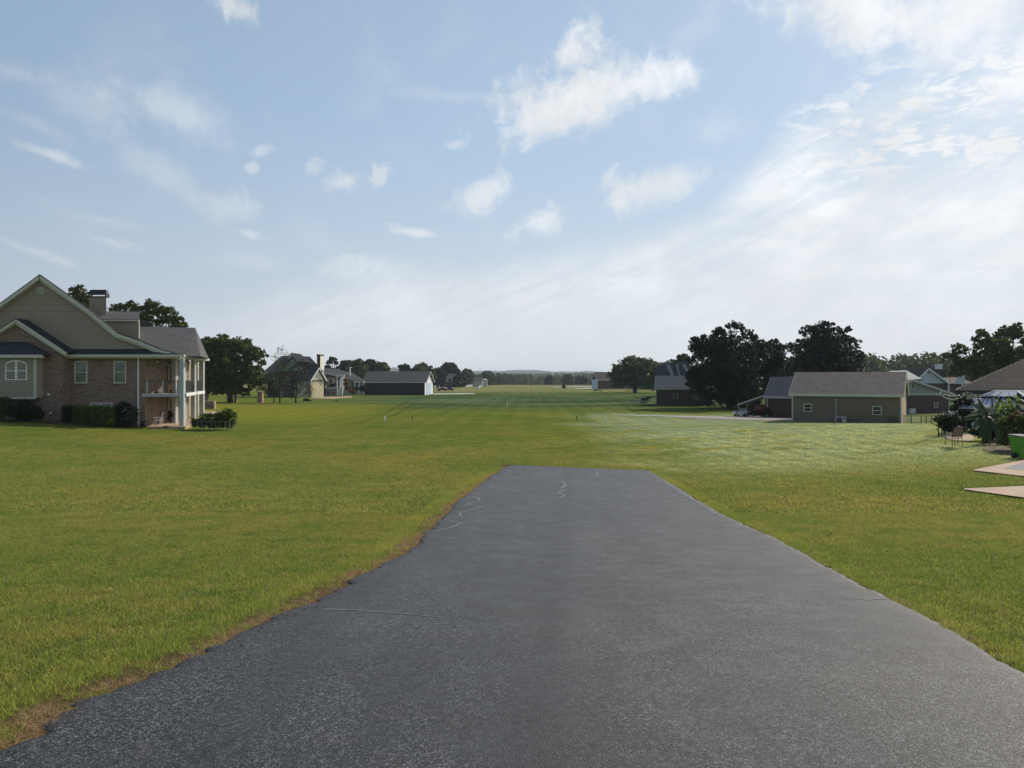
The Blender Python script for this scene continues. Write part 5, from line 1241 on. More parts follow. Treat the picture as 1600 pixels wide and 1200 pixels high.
    d = 216.0; P = lambda px, py, e=0: (at(px, d + e), d + e, up(py, d + e))
    root2 = thing('long_low_house', 'low grey roofed house with pale porch columns between the porch house and the hangar', 'house', (at(556, d), d, zf(at(556, d), d))); A = lambda: AB(root2); zb = root2.location.z - .2
    m = A(); m.box(at(536, d), at(569, d), d + 2.5, d + 10, zb, up(595, d)); m.build('wall', M['cream'], root2)
    m = A(); m.box(at(546, d), at(554, d), d + 2.3, d + 2.48, up(611, d), up(598, d)); m.box(at(556, d), at(560, d), d + 2.3, d + 2.48, up(611, d), up(598, d)); m.build('window', M['pane_dark'], root2)
    for px in (554.2, 561, 567.8): m = A(); m.box(at(px - .8, d), at(px + .8, d), d, d + .35, zb, up(596.5, d)); m.build('porch_post', M['white'], root2)
    m = A(); m.box(at(553, d), at(569.5, d), d - .1, d + .4, up(597.6, d), up(595, d)); m.build('eave_board', M['white'], root2)
    m = A(); m.face(P(532, 592, -.6), P(569.5, 595.5, -.6), P(552, 583, 6), P(527, 577, 6)); m.face(P(569.5, 595.5, -.6), P(570, 595, 12), P(552, 583, 6)); m.face(P(527, 577, 6), P(552, 583, 6), P(570, 595, 12), P(532, 592, 12)); m.build('roof', M['shingle_far'], root2)
    m = A(); m.box(at(542.2, d), at(543.9, d), d + 3, d + 3.4, up(590, d), up(574.6, d)); m.box(at(541.5, d), at(546, d), d + 2.9, d + 3.5, up(574.6, d), up(573.3, d)); m.build('flue', M['white'], root2)
    # steep grey roof showing over the hangar
    d = 300.0; P = lambda px, py, e=0: (at(px, d + e), d + e, up(py, d + e))
    root3 = thing('steep_roofed_house', 'house whose steep pale grey roof shows above the hangar ridge', 'house', (at(617, d), d, zf(at(617, d), d))); A = lambda: AB(root3)
    m = A(); m.box(at(609, d), at(625, d), d, d + 8, root3.location.z - .3, up(582, d)); m.build('wall', M['cream'], root3)
    m = A(); m.face(P(607, 583, -.4), P(627, 583, -.4), P(619.5, 574.3, 4), P(612.5, 573.8, 4)); m.face(P(627, 583, -.4), P(627, 583, 8), P(619.5, 574.3, 4)); m.face(P(607, 583, -.4), P(612.5, 573.8, 4), P(607, 583, 8)); m.face(P(612.5, 573.8, 4), P(619.5, 574.3, 4), P(627, 583, 8), P(607, 583, 8)); m.build('roof', M['panel'], root3)
    # far house with three white windows
    d = 430.0; P = lambda px, py, e=0: (at(px, d + e), d + e, up(py, d + e))
    root4 = thing('distant_ranch_house', 'distant low house with grey hipped roof and white windows beyond the hangar', 'house', (at(702, d), d, zf(at(702, d), d))); A = lambda: AB(root4); zb = root4.location.z
    m = A(); m.box(at(687, d), at(722, d), d, d + 10, zb - .5, up(591.4, d)); m.build('wall', M['brick_dark'], root4)
    m = A(); m.face(P(684, 592, -.5), P(726, 592, -.5), P(717, 584, 5), P(692.5, 584, 5)); m.face(P(684, 592, -.5), P(692.5, 584, 5), P(684, 592, 10.5)); m.face(P(692.5, 584, 5), P(717, 584, 5), P(726, 592, 10.5), P(684, 592, 10.5)); m.build('roof', M['shingle_far'], root4)
    for px in (692, 699, 706.5): window(A, root4, at(px - 1.3, d), at(px + 1.3, d), up(596.5, d), up(592.6, d), d, (), fw=.2, frame='white', pane='pane_pale')
    d = 470.0; P = lambda px, py, e=0: (at(px, d + e), d + e, up(py, d + e))
    root5 = thing('distant_grey_barn', 'distant long grey barn beside the pale shed right of the round tree', 'barn', (at(747, d), d, zf(at(747, d), d))); A = lambda: AB(root5); zb = root5.location.z
    m = A(); m.box(at(740, d), at(754, d), d, d + 8, zb - .5, up(594.5, d)); m.build('wall', M['panel'], root5)
    m = A(); m.slab([P(739.5, 594.5, -.3), P(754.4, 594.5, -.3), P(753.5, 589.8, 4), P(740.5, 589.8, 4)], (0, 0, .2)); m.build('roof', M['shingle_far'], root5)
    root6 = thing('distant_pale_shed', 'small distant pale shed at the end of the white fence', 'shed', (at(757.5, d), d + 12, zf(at(757.5, d), d + 12))); d += 12; A = lambda: AB(root6); zb = root6.location.z
    m = A(); m.box(at(754.5, d), at(761, d), d, d + 6, zb - .5, up(594, d)); m.build('wall', M['conc_white'], root6); m = A(); m.slab([P(754.2, 594, -.3), P(761.4, 594, -.3), P(760.8, 592.3, 3), P(754.8, 592.3, 3)], (0, 0, .2)); m.build('roof', M['panel'], root6)
    # white board fences in the distance
    for lab, pts, hgt, grp in (('long white board fence in front of the distant low house', [(672, 600.5), (712, 600.2)], 1.3, None), ('white board fence that bends down the slope left of the far runway end', [(728, 605), (754, 599.8), (747, 609)], 1.5, None)):
        Q = [hit(*p) for p in pts]; f = thing('white_fence', lab, 'fence', Q[0]); o_ = f.location
        for a, b in zip(Q[:-1], Q[1:]):
            n = max(2, int(math.dist(a[:2], b[:2]) / 3.0))
            for dz in (.5, 1.1): m = MB(); m.beam((a[0] - o_.x, a[1] - o_.y, a[2] - o_.z + dz), (b[0] - o_.x, b[1] - o_.y, b[2] - o_.z + dz), .05, .22); m.build('rail', M['white'], f)
            for k in range(n + 1):
                x, y = a[0] + (b[0] - a[0]) * k / n, a[1] + (b[1] - a[1]) * k / n; z = zf(x, y); m = MB(); m.box(x - o_.x - .08, x - o_.x + .08, y - o_.y - .08, y - o_.y + .08, z - o_.z - .2, z - o_.z + hgt); m.build('post', M['white'], f)
left_far()

def car(name, label, px, py, deg, mat, s=1.0, cat='car'):
    x, y, z = hit(px, py); t = thing(name, label, cat, (x, y, z), R(deg))
    pr = [(-2.2, .35), (-2.15, .75), (-1.2, .92), (-.55, 1.42), (.95, 1.45), (1.6, .98), (2.2, .9), (2.25, .38)]
    m = MB(); n = len(pr); m._add([(a, -.85, b) for a, b in pr] + [(a, .85, b) for a, b in pr], [tuple(range(n - 1, -1, -1)), tuple(range(n, 2 * n))] + [(i, (i + 1) % n, n + (i + 1) % n, n + i) for i in range(n)]); m.build('body', M[mat], t)
    m = MB(); m.box(-.6, .95, -.87, .87, .98, 1.32); m.build('side_window', M['pane_dark'], t)
    for a in (-1.4, 1.4):
        for b in (-.88, .72): m = MB(); m.tube([(a, b, .33), (a, b + .16, .33)], .33, 14); w = m.build('wheel', M['rubber'], t); m = MB(); m.tube([(a, b - .01, .33), (a, b + .17, .33)], .18, 10); m.build('hub', M['grey_metal'], w)
    return t
def distant_bits():
    car('parked_car', 'distant black car on the grass right of the hangar, beside the red car', 701, 610.5, 8, 'black')
    car('parked_car', 'distant faded red car parked left of the black one by the hangar', 691, 611.0, -5, 'red')
    car('parked_car', 'distant white car left of the other under the oak clump by the far barn', 943.5, 606.8, 15, 'ac')
    car('parked_car', 'distant white car right of the other under the oak clump by the far barn', 953.0, 607.5, -30, 'ac')
    for px, py, h, mat, lab in ((601.3, 659.5, .55, 'white', 'white marker post on the lawn left of the taxiway end'), (644.3, 656, .32, 'black', 'short dark marker stake on the lawn right of the left white post'),
                                (946.0, 660.5, .60, 'white', 'white marker post on the lawn where the driveway begins'), (901.2, 656, .32, 'black', 'short dark marker stake on the lawn left of the right white post'),
                                (803.3, 617.5, 1.1, 'white', 'far white runway marker, the more distant of the two'), (792.5, 637, .8, 'white', 'white runway marker nearer than the other one')):
        x, y, z = hit(px, py); t = thing('marker_post', lab, 'marker', (x, y, z), 0, 'runway markers')
        m = MB(); m.tube([(0, 0, -.1), (0, 0, h)], .045 if mat == 'white' else .05, 8); m.build('stake', M[mat], t); m = MB(); m.tube([(0, 0, h), (0, 0, h + .08)], [.075, .05], 8); m.build('cap', M['white' if mat == 'white' else 'black'], t)
    # pavilion and brick pillar behind the big left tree
    x = at(362, 150); t = thing('garden_shelter', 'small red and white garden shelter under the big tree on the left', 'shelter', (x, 150, zf(x, 150))); s = 150 / F
    for px in (355, 362.3, 370): m = MB(); m.box((px - 362) * s - .1, (px - 362) * s + .1, -.1, .1, -.2, 2.2); m.build('post', M['cream'], t)
    m = MB(); m.slab([(-1.4, -.8, 2.2), (1.5, -.8, 2.2), (1.5, 1.2, 2.2), (-1.4, 1.2, 2.2)], (0, 0, .5)); m.build('roof', M['white'], t); m = MB(); m.box(-.9, -.1, 1.0, 1.1, -.2, 2.2); m.box(.15, .9, 1.0, 1.1, -.2, 2.2); m.build('back_panel', M['red'], t)
    for px, py0, py1, lab in ((407, 613.5, 629, 'pink brick gate pillar at the right foot of the big left tree'), (321.5, 611, 628, 'pink brick gate pillar in the shade left of the big left tree')):
        x = at(px, 149); t = thing('brick_pillar', lab, 'pillar', (x, 149, zf(x, 149)), 0, 'brick pillars'); hh = (py1 - py0) * 149 / F
        m = MB(); m.box(-.48, .48, -.48, .48, -.2, hh); m.build('shaft', M['brick_pink'], t); m = MB(); m.box(-.56, .56, -.56, .56, hh, hh + .12); m.build('cap', M['concrete'], t)
    # mast on the skyline
    x = at(750.5, 900); t = thing('radio_mast', 'thin radio mast standing above the distant tree line', 'mast', (x, 900, zf(x, 900))); zt = up(572, 900) - t.location.z
    m = MB(); m.tube([(0, 0, 0), (0, 0, zt)], [.35, .2], 5); m.build('shaft', M['grey_metal'], t); m = MB(); m.beam((-1, 0, zt - 2), (1, 0, zt - 2), .2, .2); m.build('crossarm', M['grey_metal'], t)
distant_bits()

# ------------------------------------------------------------------ paving on the right
def sheet(name, pts, mat, h, n=8, kind='structure'):
    """flat polygon laid on the ground (picture positions), filled as a fan of strips between its two long sides"""
    q = [hit(*p)[:2] for p in pts]; k = len(q) // 2; a = q[:k]; b = q[k:][::-1]; m = MB()
    for i in range(min(len(a), len(b)) - 1):
        for u in range(n):
            for v in range(4):
                def pt(uu, vv):
                    p = [(1 - uu) * a[i][j] + uu * a[i + 1][j] for j in (0, 1)]; r = [(1 - uu) * b[i][j] + uu * b[i + 1][j] for j in (0, 1)]
                    x, y = (1 - vv) * p[0] + vv * r[0], (1 - vv) * p[1] + vv * r[1]; return (x, y, zf(x, y) + h)
                m.face(pt(u / n, v / 4), pt((u + 1) / n, v / 4), pt((u + 1) / n, (v + 1) / 4), pt(u / n, (v + 1) / 4))
    o = m.build(name, M[mat], None); o['kind'] = kind; return o, q
sheet('driveway', [(1060, 653.0), (1090, 654.4), (1130, 656.0), (1240, 658.5), (1240, 651.5), (1130, 651.8), (1090, 651.6), (1060, 651.3)], 'gravel', .035)
sheet('driveway', [(1140, 652.4), (1240, 651.9), (1262, 646.0), (1172, 645)], 'gravel', .030)
sheet('kerb_strip', [(957, 648.9), (1050, 651.6), (1130, 653.2), (1130, 651.9), (1050, 650.2), (957, 648.1)], 'conc_white', .05)
_, q1 = sheet('patio', [(1521.6, 736.5), (1600, 745.5), (1680, 755), (1680, 708), (1600, 720.5), (1521.6, 735.2)], 'concrete', .04)
PAVE.append([q1[0], q1[2], q1[3]])
sheet('side_drive', [(1570, 733.5), (1600, 736.5), (1680, 744), (1680, 715), (1600, 724), (1570, 732.8)], 'slate_pave', .046)
_, q2 = sheet('patio', [(1506.5, 766.5), (1600, 779.5), (1700, 793), (1700, 753), (1600, 761), (1506.5, 765.2)], 'concrete', .04)
PAVE.append([q2[0], q2[2], q2[3]])
sheet('patio', [(1474, 683), (1482, 687), (1494, 688.8), (1512, 690.0), (1521, 689.5), (1521, 679), (1512, 678.5), (1494, 678), (1482, 679.5), (1474, 682)], 'concrete', .04)
sheet('driveway', [(672, 606.4), (700, 606.2), (742, 604.2), (742, 602.6), (700, 603.6), (672, 604.2)], 'conc_white', .05, 3)
sheet('pale_strip', [(676, 616.6), (715, 616.4), (742, 615.6), (742, 614.4), (715, 614.4), (676, 614.8)], 'conc_white', .05, 3)  # pale strip laid on the far grass
sheet('far_path', [(863, 605.6), (895, 604.6), (925, 604.6), (925, 603.8), (895, 603.6), (863, 604.8)], 'conc_white', .05, 3)
sheet('far_path', [(898, 607.8), (915, 607.4), (932, 606.8), (932, 605.8), (915, 606.2), (898, 607.0)], 'conc_white', .05, 3)
sheet('planting_bed', [(318, 647.5), (340, 647.6), (360, 646.5), (360, 643.8), (340, 643.4), (318, 643.6)], 'concrete', .05, 3)
sheet('mulch_strip', [(488, 622.6), (520, 623.4), (550, 621.2), (550, 619.0), (520, 620.6), (488, 620.8)], 'concrete', .05, 3)

# ------------------------------------------------------------------ trees
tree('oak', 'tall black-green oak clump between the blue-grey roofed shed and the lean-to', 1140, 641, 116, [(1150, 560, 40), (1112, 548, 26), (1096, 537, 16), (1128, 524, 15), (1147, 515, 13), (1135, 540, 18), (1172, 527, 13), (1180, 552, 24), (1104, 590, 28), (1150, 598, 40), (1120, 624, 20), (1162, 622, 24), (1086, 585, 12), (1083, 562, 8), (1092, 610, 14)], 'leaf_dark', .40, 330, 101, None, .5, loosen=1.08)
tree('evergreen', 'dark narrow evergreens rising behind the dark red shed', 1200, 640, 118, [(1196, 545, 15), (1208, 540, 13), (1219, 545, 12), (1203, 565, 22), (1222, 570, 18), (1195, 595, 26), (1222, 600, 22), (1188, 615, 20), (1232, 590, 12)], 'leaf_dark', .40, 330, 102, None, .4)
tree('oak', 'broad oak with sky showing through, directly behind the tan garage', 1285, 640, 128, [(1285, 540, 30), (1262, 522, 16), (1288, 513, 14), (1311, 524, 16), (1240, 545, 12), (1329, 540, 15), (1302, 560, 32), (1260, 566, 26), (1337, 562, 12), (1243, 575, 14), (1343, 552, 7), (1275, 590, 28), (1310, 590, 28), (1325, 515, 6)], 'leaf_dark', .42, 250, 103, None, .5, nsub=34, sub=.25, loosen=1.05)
tree('oak', 'wide oak cut by the right picture edge above the brown hipped roof', 1560, 640, 112, [(1491, 562, 14), (1503, 548, 15), (1530, 530, 14), (1543, 545, 24), (1574, 524, 18), (1590, 528, 20), (1604, 560, 30), (1562, 570, 28), (1520, 572, 24), (1494, 584, 12), (1612, 530, 22), (1640, 545, 35), (1535, 592, 20), (1585, 512, 9), (1535, 520, 8)], 'leaf', .40, 260, 104, None, .5, nsub=34, sub=.26)
tree('oak', 'round green oak clump left of the blue-grey roofed shed', 992, 612, 250, [(990, 575, 21), (966, 580, 16), (1010, 574, 18), (1030, 585, 13), (975, 595, 18), (1000, 594, 20), (1025, 598, 13), (955, 588, 8), (983, 565, 10), (1015, 600, 10), (965, 600, 10)], 'leaf', .75, 75, 105, None, .6)
tree('broadleaf_tree', 'big leafy tree between the brick house porch and the pink brick pillar', 360, 628, 148, [(330, 545, 18), (352, 543, 20), (375, 541, 18), (393, 555, 20), (360, 575, 32), (330, 570, 24), (392, 588, 22), (409, 568, 7), (318, 536, 12), (340, 598, 24), (400, 604, 14), (365, 605, 18), (318, 585, 20), (320, 605, 14), (345, 528, 9), (388, 538, 9), (311, 562, 14), (312, 590, 12), (340, 614, 9), (384, 614, 10), (408, 596, 10), (324, 612, 8)], 'leaf', .48, 210, 106, None, .5, nsub=34, sub=.26)
tree('broadleaf_tree', 'tree top showing between the tan gable and the chimney of the brick house', 122, 600, 108, [(125, 463, 12), (116, 458, 8), (135, 476, 12), (120, 480, 16), (130, 500, 18), (126, 450, 5)], 'leaf', .36, 340, 107, None, .4, loosen=1.25)
tree('broadleaf_tree', 'wide tree rising behind the grey dormer and rear roof of the brick house', 228, 600, 112, [(183, 485, 11), (205, 482, 9), (222, 490, 12), (242, 485, 13), (262, 492, 13), (281, 503, 9), (220, 505, 16), (255, 508, 18), (190, 500, 14), (283, 512, 8), (235, 478, 6), (205, 475, 5)], 'leaf', .36, 340, 108, None, .4, loosen=1.35)
tree('bare_tree', 'thin sparse tree against the sky right of the big leafy tree', 437, 626, 142, [(438, 548, 8), (428, 560, 8), (446, 556, 7), (434, 575, 12), (446, 580, 10), (425, 585, 8), (440, 600, 12), (450, 560, 5)], 'leaf', .25, 60, 109, None, .14, sub=.5, fill=.5)
tree('bare_tree', 'dark wispy tree in front of the dark roofed house', 462, 627, 142, [(458, 575, 12), (470, 570, 10), (468, 590, 15), (455, 600, 14), (478, 600, 12), (480, 615, 9), (462, 615, 14), (484, 608, 7)], 'leaf_dark', .25, 110, 110, None, .14, sub=.5, fill=.5)
tree('bare_tree', 'short dark tree trunk cluster left of the wispy dark tree', 428, 626, 145, [(428, 600, 12), (420, 612, 10), (434, 614, 11), (418, 590, 8)], 'leaf_dark', .28, 160, 111, None, .12, sub=.5, fill=.5)
for k, (px, tp, w, d, mt, lab) in enumerate([(519, 557, 13, 280, 'pine', 'tall pine with layered top left of the other far pines behind the porch house'), (541, 561, 12, 330, 'leaf_dark', 'round topped tree rising behind the flue of the low grey house'),
        (560, 559, 15, 320, 'leaf', 'round topped tree standing left of the hangar roof end'), (578, 560, 13, 330, 'leaf_dark', 'dark round tree above the left end of the hangar roof'), (597, 564, 13, 340, 'leaf', 'pale topped tree above the hangar roof, left of the steep grey roof'),
        (631, 567, 14, 380, 'leaf_dark', 'small dark tree above the hangar roof, right of the steep grey roof'), (659, 565, 20, 380, 'leaf', 'broad green tree above the right half of the hangar roof'), (702, 564, 15, 450, 'leaf_purple', 'reddish domed tree behind the distant low house'),
        (684, 573, 12, 400, 'leaf_dark', 'dark tree just right of the hangar gable'), (730, 575, 12, 520, 'leaf', 'far tree between the reddish domed tree and the radio mast'), (762, 578, 13, 600, 'leaf', 'far green tree right of the radio mast'),
        (778, 582, 10, 640, 'leaf', 'last far green tree before the open gap of the runway'), (718, 583, 9.5, 425, 'leaf_dark', 'dense round tree covering the right end of the distant low house'),
        (1020, 563, 12, 300, 'leaf', 'tree top behind the striped gables, right of the round oak clump'), (1066, 552, 13, 210, 'leaf_light', 'pale tree between the striped gables and the black-green oaks'),
        (940, 582, 8, 480, 'leaf', 'far tree just behind the distant barn'), (887, 583.5, 8, 620, 'leaf', 'far tree above the runway end, left of the distant barn'), (908, 585, 9, 640, 'leaf_dark', 'far dark tree nearer the distant barn at the runway end'), (858, 585.5, 7, 640, 'leaf_dark', 'small far dark tree at the middle of the runway end')]):
    r = w; lob = [(px, tp + r * .75, r * .75), (px - r * .55, tp + r * 1.15, r * .6), (px + r * .55, tp + r * 1.1, r * .6), (px, tp + r * 1.7, r * .85), (px + r * .2, tp + r * .45, r * .4), (px - r * .3, tp + r * .5, r * .38), (px - r * .5, tp + r * 2.1, r * .6), (px + r * .5, tp + r * 2.1, r * .6)]
    if mt == 'pine': lob = [(px, 563, 7), (px - 5, 567, 5), (px + 6, 568, 5), (px - 6, 574, 4.5), (px + 8, 576, 4.5), (px + 1, 580, 6)]
    s = d / F
    tree('pine_tree' if mt == 'pine' else 'far_tree', lab, px, 600, d, lob, mt, .0021 * d + .12, 260 / max(1, (d / 200)) ** 2 + 8, 200 + k, None if k else None, .35 + d * .0006, nsub=22)
shrub('round_bush', 'small round bush alone on the far grass near the runway end', 881, 607, 340, [(881, 604, 2.8), (880, 605, 2.6), (882, 605, 2.6)], 'leaf_dark', .35, 120, 301, cat='bush')
shrub('low_bush', 'low dark bush with white flowers in front of the yellow gabled wing', 480, 631, 150, [(478, 626, 5), (484, 628, 4.5), (474, 629, 4), (490, 629, 3.5)], 'leaf_dark', .22, 300, 302, cat='bush')
shrub('low_bush', 'flat dark bush right of the one with white flowers on the lawn', 516, 631, 150, [(508, 629, 3), (515, 629, 3), (522, 628.5, 3), (527, 628, 3.4)], 'leaf_dark', .22, 300, 303, cat='bush')
shrub('low_bush', 'thin flat dark bush on the lawn before the hangar', 577, 622, 190, [(572, 621, 2.2), (577, 621.4, 2.2), (570, 621, 2)], 'leaf_dark', .3, 200, 304, cat='bush')
shrub('reddish_bush', 'reddish brown bush before the low grey house', 550, 617, 200, [(549, 612, 5), (553, 614, 4)], 'bronze_leaf', .28, 220, 305, cat='bush')
shrub('garden_shrub', 'brownish shrub tree between the porch post and the low grey house', 542, 612, 205, [(541, 600, 5), (543, 607, 5), (540, 594, 4)], 'bronze_leaf', .25, 120, 306, cat='shrub')
shrub('garden_shrub', 'dark shrubs at the foot of the porch of the low grey house', 556, 612, 212, [(548, 607, 4), (556, 608, 4), (564, 608, 4), (568, 606, 5)], 'leaf_dark', .3, 160, 307, cat='shrub')
shrub('garden_shrub', 'dark potted shrubs on the upper deck beside the yellow wing', 520, 606, 204.8, [(516, 603, 3), (521, 602, 3.4), (525, 601, 3.4)], 'leaf_dark', .3, 160, 308, cat='shrub', zb=up(606.0, 204.8))
shrub('garden_shrub', 'low shrubs in front of the far barn', 932, 611, 290, [(929, 610, 1.8), (933, 610, 1.8), (938, 610, 1.6)], 'leaf', .35, 120, 309, cat='shrub')
shrub('corner_shrub', 'dark tall shrub by the left end wall of the hangar', 566, 613, 214, [(566, 606, 4), (567, 610, 4)], 'leaf_dark', .3, 160, 310)

def wood(name, label, x0, x1, y0, y1, n, r, mat, seed, hgt, zoff=0.0, keep=None, size=None):
    """a far-off wood that reads as one mass: crowns repeated over an area"""
    src = []
    for k in range(3):
        lb = [(0, 0, 1.2, 1.0, .95), (-.55, .2, .9, .65), (.6, -.1, .95, .6), (.1, .5, .8, .7), (0, 0, .4, .8), (.2, -.4, 1.7, .5), (-.3, .1, 1.8, .45)]
        rg = np.random.default_rng(seed + k); lb = [(a + rg.normal() * .15, b + rg.normal() * .15, c + rg.normal() * .12, *e) for a, b, c, *e in lb]
        P = crown_points(lb, 330, seed + 9 * k, .34, 16, .25); V, Fq, sh = leaves(P, size or .20, seed + k); o = raw('wood_crown', V, Fq, M[mat], attrs={'shade': sh}); COL.objects.unlink(o); src.append(o)
    rng = np.random.default_rng(seed); X = rng.uniform(x0, x1, n); Y = rng.uniform(y0, y1, n)
    if keep is not None: k = keep(X, Y); X, Y = X[k], Y[k]
    n = X.size; rot = np.zeros((n, 3)); rot[:, 2] = rng.uniform(0, 6.28, n); sc = r * rng.uniform(.7, 1.25, n)
    z = Z(X, Y) + hgt(X, Y) - sc * .4
    o = scatter(name, [(np.stack([X, Y, z], -1), rot, rng.integers(0, 3, n), sc)], src); o['label'] = label
    return o
def ray(px, y): return (px - 800) / F * y
wood('woods', 'distant belt of woods behind the far end of the runway', -360, 460, 1250, 1600, 620, 8.5, 'leaf', 401, lambda x, y: 9 + 3 * np.sin(x * .017) + 2.5 * np.sin(x * .05 + 1) )
wood('woods', 'low belt of scrub woods beyond the crest at the runway end', -330, 330, 760, 1180, 620, 6.0, 'leaf', 461, lambda x, y: 0.8 + (y - 760) * .022 + 1.5 * np.sin(x * .04 + y * .01))
wood('woods', 'farther woods fading blue behind the runway', -600, 700, 1900, 2300, 500, 14, 'leaf', 411, lambda x, y: 7 + 5 * np.sin(x * .006 + 1))
wood('woods', 'wooded rise behind the white gabled house on the right', 140, 460, 330, 440, 300, 6.6, 'leaf', 421, lambda x, y: .6 + 1.6 * sstep(x / y * F, 500, 660) + .8 * np.sin(x * .09), keep=lambda x, y: (x / y * F > 430) & (x / y * F < 900))
wood('woods', 'low woods between the round oak clump and the black-green oaks', 60, 200, 330, 420, 130, 5.5, 'leaf', 431, lambda x, y: 2.0 + .8 * np.sin(x * .1), keep=lambda x, y: (x / y * F > 175) & (x / y * F < 440))
wood('woods', 'woods behind the distant houses on the left', -330, -30, 560, 760, 340, 4.6, 'leaf', 441, lambda x, y: .6 + 2.0 * sstep(-x / y * F, 40, 150) + .8 * np.sin(x * .05), keep=lambda x, y: (x / y * F < -55))
wood('woods', 'woods behind the left-hand gardens', -330, -130, 210, 330, 160, 5.0, 'leaf', 451, lambda x, y: 1.0 + 0 * x, keep=lambda x, y: (x / y * F < -420))
def hills():
    m = MB(); rows = 5
    xs = np.linspace(-2600, 3200, 140)
    crest = 66 + 9 * np.sin(xs * .0021 + .6) + 6 * np.sin(xs * .0058 + 2.0) + 2.5 * np.sin(xs * .021) + 1.5 * np.sin(xs * .053 + 1)
    V = []; 
    for j, (y, f) in enumerate([(2900, -0.5), (3100, .35), (3300, .75), (3500, 1.0), (3900, .9)]): V += [(x, y, -22 + (c + 22 - 30) * f if f > 0 else -30) for x, c in zip(xs, crest)]
    n = len(xs); Fq = [(j * n + i, j * n + i + 1, (j + 1) * n + i + 1, (j + 1) * n + i) for j in range(4) for i in range(n - 1)]
    mt = mat_plain('wooded_hill', (.035, .055, .022), .95, .35, .02); raw('hills', V, Fq, mt, smooth=True, kind='structure')
hills()

